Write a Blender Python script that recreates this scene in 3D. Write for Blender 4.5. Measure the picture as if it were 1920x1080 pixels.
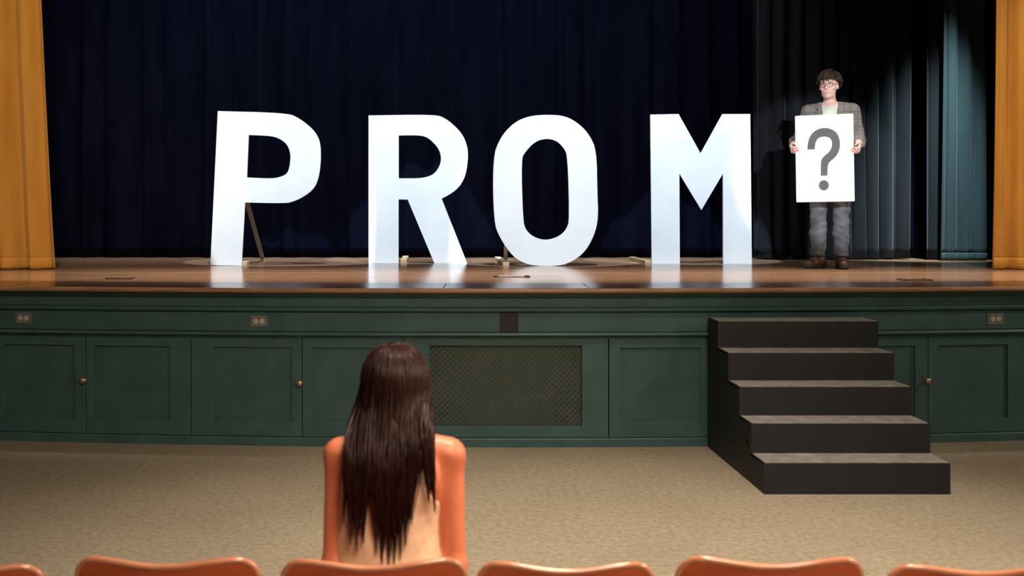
import bpy, bmesh, math, random
import numpy as np
from mathutils import Vector, Matrix, Euler
from mathutils.geometry import tessellate_polygon

# ------------------------------------------------------------------ camera, world, lights
for o in list(bpy.data.objects):
    bpy.data.objects.remove(o, do_unlink=True)
scene = bpy.context.scene
COL = scene.collection
F, CX, CY, ZC = 2100.0, 806.0, 400.0, 1.51      # focal length in px, vanishing point, eye height
ZS = 1.028                                       # stage floor height

cam_d = bpy.data.cameras.new('camera')
cam = bpy.data.objects.new('camera', cam_d)
COL.objects.link(cam)
cam.location = (0, 0, ZC)
cam.rotation_euler = (math.pi / 2, 0, 0)
cam_d.sensor_width = 36
cam_d.lens = 36 * F / 1920
cam_d.shift_x = (960 - CX) / 1920
cam_d.shift_y = -(540 - CY) / 1920
cam_d.clip_end = 60
cam_d.dof.use_dof = True
cam_d.dof.focus_distance = 9.6
cam_d.dof.aperture_fstop = 3.2
scene.camera = cam

world = bpy.data.worlds.new('world')
scene.world = world
world.use_nodes = True
world.node_tree.nodes['Background'].inputs[0].default_value = (0.9, 0.85, 0.8, 1)
world.node_tree.nodes['Background'].inputs[1].default_value = 0.004
vs = scene.view_settings
vs.view_transform = 'Standard'
vs.look = 'None'
vs.exposure = 0.0
vs.gamma = 1.0
vs.use_curve_mapping = False


def aim(o, target):
    d = Vector(target) - o.location
    o.rotation_euler = d.to_track_quat('-Z', 'Y').to_euler()


def spot(name, loc, target, power, angle, blend, color, size=0.05):
    d = bpy.data.lights.new(name, 'SPOT')
    d.energy = power; d.spot_size = angle; d.spot_blend = blend
    d.color = color; d.shadow_soft_size = size
    o = bpy.data.objects.new(name, d); COL.objects.link(o)
    o.location = loc; aim(o, target)
    return o


def area(name, loc, target, power, sx, sy, color, spread=math.pi):
    d = bpy.data.lights.new(name, 'AREA')
    d.shape = 'RECTANGLE'; d.size = sx; d.size_y = sy
    d.energy = power; d.color = color; d.spread = spread
    o = bpy.data.objects.new(name, d); COL.objects.link(o)
    o.location = loc; aim(o, target)
    return o


WARM = (1.0, 0.86, 0.68)
spot('house_light', (1.3, 3.8, 6.5), (1.0, 4.2, 0), 2350, math.radians(63), 1.0, WARM, .5)
area('back_fill', (1.6, -1.2, 5.6), (.5, 3.1, 0.75), 85, 2.2, 1.2, (1.0, .82, .62), math.radians(80))  # added fill for the chair backs and the seated person's back
area('hair_side_fill', (5.6, 2.5, 3.4), (0, 3.1, .8), 40, .4, .4, WARM, math.radians(90))  # added lamp, no known fixture; gives the long hair its right-hand sheen
area('house_side_light', (7.9, 5.8, 3.6), (2, 5.8, 0.4), 90, 0.5, 0.5, WARM)
area('house_side_light_left', (-5.6, 5.0, 4.4), (2.5, 7.2, 0.4), 8, 0.5, 0.5, WARM)
area('stage_floor_fill', (1.2, 8.75, 6.6), (1.2, 8.75, 0), 132, 8.0, .5, (1.0, .87, .72), math.radians(32))  # added overhead fill that brightens the front of the stage floor
spot('curtain_light_left', (-1.8, 3.6, 6.2), (-3.6, 9.5, 2.4), 1600, math.radians(38), 1.0, (1, .84, .64), .2)
spot('curtain_light_right', (3.2, 3.6, 6.2), (5.75, 9.5, 2.3), 2100, math.radians(27), 1.0, (1, .84, .64), .2)
spot('follow_spot', (2.0, -2.0, 4.65), (3.74, 9.9, ZS + 1.05), 5600, 2 * math.atan(.96 / 12.3), 0.3, (.92, .96, 1.0), .04)
spot('leg_curtain_light', (4.95, 9.95, 6.3), (5.06, 11.4, 2.15), 5600, math.radians(19), 1.0, (.72, .95, 1.0), .05)
area('backdrop_fill', (-.5, 10.4, 6.9), (-.5, 12.2, 2.2), 120, 6.8, .3, (.80, .88, 1.0), math.radians(50))  # added fill, lifts the black backdrop to an even navy
LETTER_POOLS = [  # X on stage, depth of the letter, half width of the pool
    (-1.46, 10.33, 1.0), (-.11, 10.85, 1.0), (1.10, 10.22, .96), (2.58, 10.62, 1.0)]
for (lx, ly, lr) in LETTER_POOLS:
    elev = math.radians(62)
    tgt = Vector((lx, ly - .27 + lr / math.sin(elev), ZS))
    L = 7.6
    src = tgt + Vector(((1.2 - lx) * .15, -L * math.cos(elev), L * math.sin(elev)))
    spot('letter_spot', src, tgt, 4500, 2 * math.atan(lr / L), 0.06, (.66, .84, 1.0), .02)

# ------------------------------------------------------------------ helpers


def W(px, py, D):
    return Vector(((px - CX) / F * D, D, ZC - (py - CY) / F * D))


def PX(px, D):
    return (px - CX) / F * D


def PZ(py, D):
    return ZC - (py - CY) / F * D


def tag(o, label=None, cat=None, group=None, kind=None):
    if label: o['label'] = label
    if cat: o['category'] = cat
    if group: o['group'] = group
    if kind: o['kind'] = kind
    return o


def empty(name, loc=(0, 0, 0), rz=0.0):
    o = bpy.data.objects.new(name, None); COL.objects.link(o)
    o.location = loc; o.rotation_euler = (0, 0, rz)
    o.empty_display_size = .05
    return o


def link_mesh(name, me, mat=None, parent=None, smooth=False, loc=None):
    o = bpy.data.objects.new(name, me); COL.objects.link(o)
    if mat and not me.materials: me.materials.append(mat)
    if parent: o.parent = parent
    if loc is not None: o.location = loc
    if smooth:
        me.polygons.foreach_set('use_smooth', [True] * len(me.polygons))
    return o


def from_bm(name, bm, mat, parent=None, smooth=False, loc=None):
    me = bpy.data.meshes.new(name)
    bmesh.ops.recalc_face_normals(bm, faces=bm.faces)
    bm.to_mesh(me); bm.free()
    return link_mesh(name, me, mat, parent, smooth, loc)


def pydata(name, v, f, mat, parent=None, smooth=False, loc=None):
    me = bpy.data.meshes.new(name)
    me.from_pydata([tuple(p) for p in v], [], [tuple(int(i) for i in q) for q in f])
    me.update()
    bm = bmesh.new(); bm.from_mesh(me); bmesh.ops.recalc_face_normals(bm, faces=bm.faces)
    bm.to_mesh(me); bm.free()
    return link_mesh(name, me, mat, parent, smooth, loc)


def box(bm, x0, x1, y0, y1, z0, z1, bev=0.0, M=None):
    r = bmesh.ops.create_cube(bm, size=1)
    vs_ = r['verts']
    for v in vs_:
        v.co = Vector((x0 + (v.co.x + .5) * (x1 - x0), y0 + (v.co.y + .5) * (y1 - y0), z0 + (v.co.z + .5) * (z1 - z0)))
    if bev > 0:
        es = list({e for v in vs_ for e in v.link_edges})
        r2 = bmesh.ops.bevel(bm, geom=es, offset=bev, segments=2, profile=.6, affect='EDGES')
        vs_ = list({v for f in r2['faces'] for v in f.verts} | {v for v in vs_ if v.is_valid})
    if M is not None:
        bmesh.ops.transform(bm, matrix=M, verts=vs_)
    return vs_


def box_obj(name, x0, x1, y0, y1, z0, z1, mat, parent=None, bev=0.0, M=None):
    bm = bmesh.new(); box(bm, x0, x1, y0, y1, z0, z1, bev, M)
    return from_bm(name, bm, mat, parent)


def tube(bm, pts, radii, seg=8, cap=True):
    pts = [Vector(p) for p in pts]
    rings = []
    up = Vector((0, 0, 1))
    for i, p in enumerate(pts):
        t = (pts[min(i + 1, len(pts) - 1)] - pts[max(i - 1, 0)]).normalized()
        a = t.cross(up)
        if a.length < 1e-3: a = t.cross(Vector((1, 0, 0)))
        a.normalize(); b = t.cross(a).normalized()
        r = radii[i] if hasattr(radii, '__len__') else radii
        rings.append([bm.verts.new(p + a * (r * math.cos(2 * math.pi * k / seg)) + b * (r * math.sin(2 * math.pi * k / seg))) for k in range(seg)])
    for i in range(len(rings) - 1):
        for k in range(seg):
            bm.faces.new((rings[i][k], rings[i][(k + 1) % seg], rings[i + 1][(k + 1) % seg], rings[i + 1][k]))
    if cap:
        bm.faces.new(rings[0]); bm.faces.new(rings[-1])


def prism(bm, outer, holes, y0, y1):
    """polygon (x,z) with holes extruded between y0 and y1"""
    loops = [outer] + list(holes)
    flat = [Vector((p[0], p[1], 0)) for l in loops for p in l]
    tris = tessellate_polygon([[Vector((p[0], p[1], 0)) for p in l] for l in loops])
    fr = [bm.verts.new((p.x, y0, p.y)) for p in flat]
    bk = [bm.verts.new((p.x, y1, p.y)) for p in flat]
    for t in tris:
        try:
            bm.faces.new([fr[i] for i in t]); bm.faces.new([bk[i] for i in reversed(t)])
        except ValueError:
            pass
    n0 = 0
    for l in loops:
        n = len(l)
        for i in range(n):
            a, b = n0 + i, n0 + (i + 1) % n
            bm.faces.new((fr[a], fr[b], bk[b], bk[a]))
        n0 += n


def smooth_poly(pts, corner, it=2):
    """Chaikin on all points except the ones flagged as corners"""
    for _ in range(it):
        out, oc = [], []
        n = len(pts)
        for i in range(n):
            p, c = pts[i], corner[i]
            if c:
                out.append(p); oc.append(True); continue
            a, b = pts[i - 1], pts[(i + 1) % n]
            out.append((p[0] * .75 + a[0] * .25, p[1] * .75 + a[1] * .25)); oc.append(False)
            out.append((p[0] * .75 + b[0] * .25, p[1] * .75 + b[1] * .25)); oc.append(False)
        pts, corner = out, oc
    return pts


# ------------------------------------------------------------------ materials


class NT:
    def __init__(self, name):
        self.m = bpy.data.materials.new(name); self.m.use_nodes = True
        self.t = self.m.node_tree; self.b = self.t.nodes['Principled BSDF']

    def n(self, ty, **kw):
        nd = self.t.nodes.new(ty)
        for k, v in kw.items():
            if k.startswith('i_'):
                nd.inputs[k[2:].replace('_', ' ')].default_value = v
            else:
                setattr(nd, k, v)
        return nd

    def l(self, a, b): self.t.links.new(a, b)


def ramp(N, src, stops):
    r = N.n('ShaderNodeValToRGB')
    el = r.color_ramp.elements
    while len(el) < len(stops): el.new(.5)
    for e, (p, c) in zip(el, stops):
        e.position = p; e.color = (*c, 1) if len(c) == 3 else c
    N.l(src, r.inputs[0])
    return r.outputs[0]


def coords(N, scale=(1, 1, 1), src='Object'):
    tc = N.n('ShaderNodeTexCoord'); mp = N.n('ShaderNodeMapping')
    mp.inputs['Scale'].default_value = scale
    N.l(tc.outputs[src], mp.inputs[0])
    return mp.outputs[0]


def bump(N, h, strength=.2, dist=.01):
    b = N.n('ShaderNodeBump'); b.inputs['Strength'].default_value = strength; b.inputs['Distance'].default_value = dist
    N.l(h, b.inputs['Height']); N.l(b.outputs[0], N.b.inputs['Normal'])


def noise(N, vec, scale, detail=4, rough=.55):
    t = N.n('ShaderNodeTexNoise'); t.inputs['Scale'].default_value = scale
    t.inputs['Detail'].default_value = detail; t.inputs['Roughness'].default_value = rough
    N.l(vec, t.inputs['Vector'])
    return t.outputs[0]


def mat_noise(name, c0, c1, scale=20, rough=.6, bumpst=.1, stretch=(1, 1, 1), spec=.5, sheen=0, metallic=0, bscale=None, lo=.35, hi=.65, coat=0, sheen_tint=None):
    N = NT(name)
    v = coords(N, stretch)
    n = noise(N, v, scale)
    N.l(ramp(N, n, [(lo, c0), (hi, c1)]), N.b.inputs['Base Color'])
    N.b.inputs['Roughness'].default_value = rough
    N.b.inputs['Specular IOR Level'].default_value = spec
    N.b.inputs['Metallic'].default_value = metallic
    if coat: N.b.inputs['Coat Weight'].default_value = coat; N.b.inputs['Coat Roughness'].default_value = .15
    if sheen:
        N.b.inputs['Sheen Weight'].default_value = sheen
        N.b.inputs['Sheen Roughness'].default_value = .4
        if sheen_tint: N.b.inputs['Sheen Tint'].default_value = (*sheen_tint, 1)
    if bumpst: bump(N, noise(N, v, bscale or scale * 3), bumpst)
    return N.m


def mat_carpet():
    N = NT('carpet_beige')
    v = coords(N)
    fine = noise(N, v, 130, 3)
    mid = noise(N, v, 32, 3, .6)
    big = noise(N, v, 1.3, 3)
    mix = N.n('ShaderNodeMath', operation='ADD'); N.l(fine, mix.inputs[0]); N.l(mid, mix.inputs[1])
    half = N.n('ShaderNodeMath', operation='MULTIPLY'); N.l(mix.outputs[0], half.inputs[0]); half.inputs[1].default_value = .5
    c = ramp(N, half.outputs[0], [(.36, (.20, .165, .120)), (.64, (.36, .31, .235))])
    c2 = ramp(N, big, [(.3, (.88, .87, .86)), (.7, (1, 1, 1))])
    mm = N.n('ShaderNodeMix', data_type='RGBA', blend_type='MULTIPLY'); mm.inputs[0].default_value = 1
    N.l(c, mm.inputs[6]); N.l(c2, mm.inputs[7]); N.l(mm.outputs[2], N.b.inputs['Base Color'])
    N.b.inputs['Roughness'].default_value = .95
    N.b.inputs['Specular IOR Level'].default_value = .1
    bump(N, half.outputs[0], .5, .01)
    return N.m


def mat_stage_wood(name, c0, c1, c2, rough=.2, plank=.06, vary=True):
    """narrow strips running along X, semi gloss varnish"""
    N = NT(name)
    tc = N.n('ShaderNodeTexCoord')
    sep = N.n('ShaderNodeSeparateXYZ'); N.l(tc.outputs['Object'], sep.inputs[0])
    d = N.n('ShaderNodeMath', operation='DIVIDE'); N.l(sep.outputs['Y'], d.inputs[0]); d.inputs[1].default_value = plank
    fl = N.n('ShaderNodeMath', operation='FLOOR'); N.l(d.outputs[0], fl.inputs[0])
    fr = N.n('ShaderNodeMath', operation='FRACT'); N.l(d.outputs[0], fr.inputs[0])
    wn = N.n('ShaderNodeTexWhiteNoise', noise_dimensions='1D'); N.l(fl.outputs[0], wn.inputs['W'])
    mp = N.n('ShaderNodeMapping'); mp.inputs['Scale'].default_value = (.9, 14, 1); N.l(tc.outputs['Object'], mp.inputs[0])
    g = noise(N, mp.outputs[0], 3.0, 6, .65)
    base = ramp(N, g, [(.3, c0), (.55, c1), (.75, c2)])
    vr = ramp(N, wn.outputs['Value'], [(0, (.72, .70, .68)), (1, (1.12, 1.08, 1.04))])
    mm = N.n('ShaderNodeMix', data_type='RGBA', blend_type='MULTIPLY'); mm.inputs[0].default_value = 1 if vary else 0
    N.l(base, mm.inputs[6]); N.l(vr, mm.inputs[7])
    gap = N.n('ShaderNodeMath', operation='LESS_THAN'); N.l(fr.outputs[0], gap.inputs[0]); gap.inputs[1].default_value = .035
    m2 = N.n('ShaderNodeMix', data_type='RGBA'); N.l(gap.outputs[0], m2.inputs[0]); N.l(mm.outputs[2], m2.inputs[6]); m2.inputs[7].default_value = (.02, .012, .008, 1)
    N.l(m2.outputs[2], N.b.inputs['Base Color'])
    wear = noise(N, mp.outputs[0], 1.2, 5)
    rr = N.n('ShaderNodeMapRange'); N.l(wear, rr.inputs[0]); rr.inputs[1].default_value = .3; rr.inputs[2].default_value = .7
    rr.inputs[3].default_value = rough * .75; rr.inputs[4].default_value = rough * 1.35
    N.l(rr.outputs[0], N.b.inputs['Roughness'])
    N.b.inputs['Specular IOR Level'].default_value = .5
    bump(N, g, .05, .004)
    return N.m


def mat_hair(name, c0, c1, rough=.38):
    N = NT(name)
    v = coords(N, (60, 60, 2.0))
    n = noise(N, v, 2.0, 3)
    N.l(ramp(N, n, [(.3, c0), (.7, c1)]), N.b.inputs['Base Color'])
    N.b.inputs['Roughness'].default_value = rough
    N.b.inputs['Specular IOR Level'].default_value = .22
    return N.m


def mat_skin(name, c0, c1):
    N = NT(name)
    v = coords(N)
    N.l(ramp(N, noise(N, v, 9, 3), [(.3, c0), (.7, c1)]), N.b.inputs['Base Color'])
    N.b.inputs['Roughness'].default_value = .45
    N.b.inputs['Subsurface Weight'].default_value = .12
    N.b.inputs['Subsurface Radius'].default_value = (.012, .005, .003)
    bump(N, noise(N, v, 160, 2), .04, .002)
    return N.m


def mat_tweed():
    N = NT('grey_check_tweed')
    v = coords(N)
    fine = noise(N, v, 190, 3, .7)
    base = ramp(N, fine, [(.35, (.09, .085, .080)), (.65, (.29, .275, .255))])
    sep = N.n('ShaderNodeSeparateXYZ'); N.l(v, sep.inputs[0])
    tot = None
    for ax, per, w in (('X', .055, .12), ('Z', .065, .12)):
        d = N.n('ShaderNodeMath', operation='DIVIDE'); N.l(sep.outputs[ax], d.inputs[0]); d.inputs[1].default_value = per
        fr = N.n('ShaderNodeMath', operation='FRACT'); N.l(d.outputs[0], fr.inputs[0])
        lt = N.n('ShaderNodeMath', operation='LESS_THAN'); N.l(fr.outputs[0], lt.inputs[0]); lt.inputs[1].default_value = w
        if tot is None: tot = lt.outputs[0]
        else:
            a = N.n('ShaderNodeMath', operation='MAXIMUM'); N.l(tot, a.inputs[0]); N.l(lt.outputs[0], a.inputs[1]); tot = a.outputs[0]
    s = N.n('ShaderNodeMath', operation='MULTIPLY'); N.l(tot, s.inputs[0]); s.inputs[1].default_value = .45
    mm = N.n('ShaderNodeMix', data_type='RGBA'); N.l(s.outputs[0], mm.inputs[0]); N.l(base, mm.inputs[6]); mm.inputs[7].default_value = (.05, .045, .042, 1)
    N.l(mm.outputs[2], N.b.inputs['Base Color'])
    N.b.inputs['Roughness'].default_value = .9
    bump(N, fine, .35, .004)
    return N.m


M = {}
M['carpet'] = mat_carpet()
M['stage_wood'] = mat_stage_wood('stage_strip_wood', (.18, .105, .062), (.29, .175, .108), (.38, .25, .165), .16)
M['edge_wood'] = mat_noise('apron_board_wood', (.050, .022, .013), (.125, .058, .032), 3, .22, .05, (.6, 9, 1))
M['nosing'] = mat_noise('nosing_wood', (.27, .135, .068), (.42, .225, .12), 4, .35, .08, (.6, 8, 8))
M['green'] = mat_noise('green_gloss_paint', (.043, .096, .098), (.057, .121, .124), 5, .42, .05, bscale=60)
M['green2'] = mat_noise('green_panel_paint', (.039, .088, .088), (.053, .113, .112), 4, .46, .05, bscale=60)
M['lattice'] = mat_noise('grey_green_lattice', (.048, .062, .048), (.070, .082, .064), 8, .5, .05)
M['dark_hole'] = mat_noise('dark_void', (.004, .005, .005), (.007, .008, .008), 6, .9, 0)
M['black_plate'] = mat_noise('black_plate', (.014, .012, .014), (.02, .018, .02), 12, .6, .05)
M['black_curtain'] = mat_noise('black_velour', (.0020, .0025, .0064), (.0036, .0041, .0095), 6, 1.0, .1, (1, 1, .15), spec=.0)
M['dark_curtain'] = mat_noise('charcoal_velour', (.0075, .0092, .0115), (.013, .0155, .0185), 6, .9, .1, (1, 1, .1), spec=.15, sheen=.06, sheen_tint=(.8, .9, 1))
M['teal_curtain'] = mat_noise('teal_black_velour', (.020, .034, .039), (.030, .049, .055), 10, .9, .1, (1, 1, .06), spec=.15, sheen=.08, sheen_tint=(.7, .95, 1))
M['gold'] = mat_noise('gold_velour', (.36, .155, .020), (.46, .21, .035), 5, .8, .12, (1, 1, .2), spec=.2, sheen=.25, bscale=90, sheen_tint=(1, .75, .35))
M['letter'] = mat_noise('white_painted_panel', (.80, .82, .84), (.86, .87, .88), 2.5, .5, .03, bscale=25)
M['letter_edge'] = mat_noise('foam_edge_white', (.70, .70, .69), (.78, .78, .77), 8, .7, .05)
M['raw_wood'] = mat_noise('raw_pine', (.42, .28, .15), (.58, .41, .24), 5, .6, .08, (6, 6, .8))
M['brace_wood'] = mat_noise('weathered_brace_wood', (.16, .13, .09), (.26, .21, .15), 5, .65, .08, (6, 6, .8))
M['step_black'] = mat_noise('black_step_paint', (.0058, .0060, .0095), (.0095, .0093, .0140), 7, .6, .06, bscale=80)
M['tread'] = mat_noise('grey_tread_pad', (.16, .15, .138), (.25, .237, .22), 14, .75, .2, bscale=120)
M['brass'] = mat_noise('old_brass', (.42, .27, .15), (.58, .40, .24), 20, .38, .05, metallic=.8)
M['plate'] = mat_noise('dull_metal_plate', (.15, .13, .11), (.21, .185, .16), 20, .5, .03)
M['socket'] = mat_noise('ivory_socket', (.50, .46, .42), (.60, .56, .51), 20, .5, .02)
M['orange_wood'] = mat_noise('orange_varnished_plywood', (.34, .048, .008), (.47, .078, .014), 4, .38, .04, (1.2, 6, 6), coat=.15)
M['edge_highlight'] = mat_noise('painted_edge_highlight', (.45, .16, .08), (.60, .25, .14), 6, .22, .04, (1.2, 6, 6), coat=.6)  # paler than the backrest: highlight of the top edge put into the colour
M['iron'] = mat_noise('black_cast_iron', (.012, .012, .012), (.02, .02, .02), 10, .5, .1)
M['wall'] = mat_noise('plaster_wall', (.30, .27, .22), (.34, .30, .25), 3, .85, .05)
M['ceil'] = mat_noise('ceiling_plaster', (.36, .34, .31), (.40, .38, .34), 3, .9, .05)
M['stage_black'] = mat_noise('stage_black_wall', (.006, .006, .007), (.010, .010, .011), 3, .9, .05)
M['skin_f'] = mat_skin('orange_lit_skin', (.60, .165, .078), (.69, .215, .110))  # tan pushed to orange, the warm light's cast put into the colour
M['skin_m'] = mat_skin('fair_skin', (.78, .50, .44), (.85, .57, .51))
M['hair_f'] = mat_hair('dark_auburn_hair', (.0075, .0022, .0028), (.033, .0085, .0055), .40)
M['hair_m'] = mat_hair('dark_brown_hair', (.020, .013, .010), (.060, .040, .030), .5)
M['top'] = mat_noise('warm_lit_cream_knit', (.72, .43, .26), (.82, .54, .35), 40, .85, .12, bscale=220)  # cream cloth coloured peach to hold the warm light on it
M['skirt'] = mat_noise('dark_denim', (.03, .035, .06), (.045, .05, .08), 40, .85, .12)
M['tweed'] = mat_tweed()
M['tshirt'] = mat_noise('pale_mint_cotton', (.60, .64, .55), (.68, .71, .62), 14, .9, .08)
M['jeans'] = mat_noise('faded_grey_jeans', (.075, .085, .105), (.150, .165, .190), 9, .85, .25, (1, 1, .6), bscale=45)
M['boot'] = mat_noise('brown_leather', (.060, .030, .018), (.115, .058, .035), 12, .45, .15)
M['sole'] = mat_noise('dark_rubber', (.015, .012, .010), (.022, .018, .015), 12, .7, .05)
M['glasses'] = mat_noise('dark_red_frame', (.030, .012, .012), (.045, .018, .018), 12, .3, 0)
M['lip'] = mat_noise('lip', (.70, .38, .34), (.74, .42, .38), 12, .4, 0)
M['eye'] = mat_noise('eye_dark', (.02, .015, .012), (.03, .02, .015), 12, .25, 0)
M['eyewhite'] = mat_noise('eye_white', (.75, .73, .70), (.78, .76, .73), 12, .3, 0)
M['board'] = mat_noise('white_foam_board', (.84, .84, .84), (.87, .87, .87), 3, .45, .02)
M['ink'] = mat_noise('grey_ink', (.085, .085, .092), (.105, .105, .112), 6, .6, .02)

# ------------------------------------------------------------------ the setting: hall and stage
HALL_X0, HALL_X1, HALL_Y0, STAGE_Y1, TOP = -6.6, 8.6, -9.0, 13.0, 9.2
XM, RAD = .55, 26.0


def yf(x):                       # bowed front of the apron
    return 7.24 + (x - XM) ** 2 / (2 * RAD)


tag(box_obj('floor', HALL_X0, HALL_X1, HALL_Y0, STAGE_Y1, -.12, 0, M['carpet']), 'beige flecked carpet of the hall in front of the stage', kind='structure')
tag(box_obj('ceiling', HALL_X0, HALL_X1, HALL_Y0, STAGE_Y1, TOP, TOP + .15, M['ceil']), kind='structure')
tag(box_obj('wall_left', HALL_X0 - .15, HALL_X0, HALL_Y0, STAGE_Y1, 0, TOP, M['wall']), kind='structure')
tag(box_obj('wall_right', HALL_X1, HALL_X1 + .15, HALL_Y0, STAGE_Y1, 0, TOP, M['wall']), kind='structure')
tag(box_obj('wall_back', HALL_X0, HALL_X1, HALL_Y0 - .15, HALL_Y0, 0, TOP, M['wall']), kind='structure')
tag(box_obj('wall_stage_back', HALL_X0, HALL_X1, STAGE_Y1, STAGE_Y1 + .15, 0, TOP, M['stage_black']), kind='structure')

XS = np.linspace(HALL_X0 + .01, HALL_X1 - .01, 77)


def sweep(name, prof, mat, parent=None, xs=XS, loc=None, smooth=False):
    """profile of (out, z) points, closed, carried along the bowed front; out = towards the hall"""
    v, f = [], []
    n = len(prof)
    for x in xs:
        for (o_, z) in prof:
            v.append((x, yf(x) - o_, z))
    for i in range(len(xs) - 1):
        for k in range(n):
            a, b = i * n + k, i * n + (k + 1) % n
            f.append((a, b, b + n, a + n))
    f.append(list(range(n))); f.append(list(range((len(xs) - 1) * n, len(xs) * n)))
    return pydata(name, v, f, mat, parent, smooth)


EDGE_D = .55                    # depth of the apron border boards
# stage deck behind the border
deck_v, deck_f = [], []
for x in XS:
    deck_v += [(x, yf(x) - .04 + EDGE_D, ZS), (x, STAGE_Y1, ZS), (x, yf(x) - .04 + EDGE_D, ZS - .10), (x, STAGE_Y1, ZS - .10)]
for i in range(len(XS) - 1):
    a = i * 4; b = a + 4
    deck_f += [(a, b, b + 1, a + 1), (a + 2, a + 3, b + 3, b + 2), (a, a + 2, b + 2, b), (a + 1, b + 1, b + 3, a + 3)]
stage_floor = pydata('floor_stage', deck_v, deck_f, M['stage_wood'])
tag(stage_floor, 'varnished strip wood stage floor', kind='structure')
# border boards
bj = [-.853 + .938 * k for k in range(-6, 10)]
for i in range(len(bj) - 1):
    x0, x1 = max(bj[i] + .003, HALL_X0 + .01), min(bj[i + 1] - .003, HALL_X1 - .01)
    if x1 - x0 < .1: continue
    xs_ = np.linspace(x0, x1, 7)
    v, f = [], []
    for x in xs_:
        # joints run slightly askew, as the boards were cut
        v += [(x, yf(x) - .055, ZS + .001), (x + .03, yf(x) - .04 + EDGE_D - .006, ZS + .001), (x, yf(x) - .055, ZS - .03), (x + .03, yf(x) - .04 + EDGE_D - .006, ZS - .03)]
    for k in range(6):
        a = k * 4; b = a + 4
        f += [(a, b, b + 1, a + 1), (a + 2, a + 3, b + 3, b + 2), (a, a + 2, b + 2, b), (a + 1, b + 1, b + 3, a + 3)]
    f += [(0, 1, 3, 2), (24, 26, 27, 25)]
    pydata('apron_board', v, f, M['edge_wood'], stage_floor)
sweep('nosing', [(.055, ZS - .03), (.055, ZS + .001), (.082, ZS + .001), (.094, ZS - .004), (.098, ZS - .014), (.094, ZS - .025), (.084, ZS - .03)], M['nosing'], stage_floor)

wall_front = sweep('wall_stage_front', [(-.06, 0), (-.03, 0), (-.03, ZS - .032), (-.06, ZS - .032)], M['green'])
tag(wall_front, 'dark green panelled front of the stage', kind='structure')
PZ0 = lambda y: PZ(y, 7.22)
sweep('fascia_board', [(-.03, PZ0(576)), (.018, PZ0(576)), (.018, ZS - .03), (-.03, ZS - .03)], M['green'], wall_front)
sweep('bed_moulding', [(-.03, PZ0(557)), (.018, PZ0(560)), (.040, PZ0(556)), (.050, PZ0(551)), (.050, ZS - .0305), (-.03, ZS - .0305)], M['green'], wall_front)
sweep('upper_moulding', [(-.03, PZ0(586)), (.010, PZ0(586)), (.026, PZ0(583.5)), (.030, PZ0(579)), (.024, PZ0(577)), (-.03, PZ0(577))], M['green'], wall_front)
frieze = sweep('frieze_board', [(-.03, PZ0(623)), (0, PZ0(623)), (0, PZ0(587)), (-.03, PZ0(587))], M['green'], wall_front)
sweep('shelf_moulding', [(-.03, PZ0(632.5)), (.012, PZ0(632.5)), (.022, PZ0(630.5)), (.034, PZ0(629.5)), (.036, PZ0(627)), (.032, PZ0(625)), (.012, PZ0(624.2)), (-.03, PZ0(624))], M['green'], wall_front)
sweep('head_rail', [(-.03, PZ0(636)), (.004, PZ0(636)), (.004, PZ0(633)), (-.03, PZ0(633))], M['green'], wall_front)
base = sweep('baseboard_front', [(-.03, 0), (.016, 0), (.016, .050), (.010, .056), (-.03, .056)], M['green'])
tag(base, kind='structure')

DZ0, DZ1 = .060, PZ0(637)


def bay_frame(name, xl, xr):
    """a flat unit set on the chord of the bowed front between two x positions"""
    p0, p1 = Vector((xl, yf(xl), 0)), Vector((xr, yf(xr), 0))
    e = empty(name, (p0 + p1) / 2, math.atan2(p1.y - p0.y, p1.x - p0.x))
    return e, (p1 - p0).length


def panel_door(n, pxl, pxr, il, ir, knob_side, label):
    """stiles and rails round a recessed flat panel; il/ir = inner panel edges in px"""
    xl, xr = PX(pxl, 7.28), PX(pxr, 7.28)
    e, w = bay_frame('door_%d' % n, xl + .0025, xr - .0025)
    tag(e, label, kind='structure')
    sl = (il - pxl) / F * 7.28; sr = (pxr - ir) / F * 7.28
    h = w / 2
    zt, zb = PZ0(653.5), PZ0(794)
    box_obj('stile', -h, -h + sl, -.004, .026, DZ0, DZ1, M['green'], e, .0015)
    box_obj('stile', h - sr, h, -.004, .026, DZ0, DZ1, M['green'], e, .0015)
    box_obj('rail', -h + sl, h - sr, -.004, .026, zt, DZ1, M['green'], e, .0015)
    box_obj('rail', -h + sl, h - sr, -.004, .026, DZ0, zb, M['green'], e, .0015)
    box_obj('panel', -h + sl - .003, h - sr + .003, .010, .022, zb - .003, zt + .003, M['green2'], e)
    if knob_side:
        kx = (h - .012) * knob_side
        bm = bmesh.new()
        zk = PZ0(720)
        prof = [(.0, -.004), (.017, -.004), (.017, -.009), (.009, -.011), (.009, -.020), (.017, -.026), (.020, -.034), (.015, -.041), (.0001, -.043)]
        seg = 14
        rings = []
        for (r, y) in prof:
            rings.append([bm.verts.new((kx + max(r, .0001) * math.cos(2 * math.pi * k / seg), y, zk + max(r, .0001) * math.sin(2 * math.pi * k / seg))) for k in range(seg)])
        for i in range(len(rings) - 1):
            for k in range(seg):
                bm.faces.new((rings[i][k], rings[i][(k + 1) % seg], rings[i + 1][(k + 1) % seg], rings[i + 1][k]))
        k = from_bm('knob', bm, M['brass'], e, True)
        k['label'] = 'small round brass knob'
    return e


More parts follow.
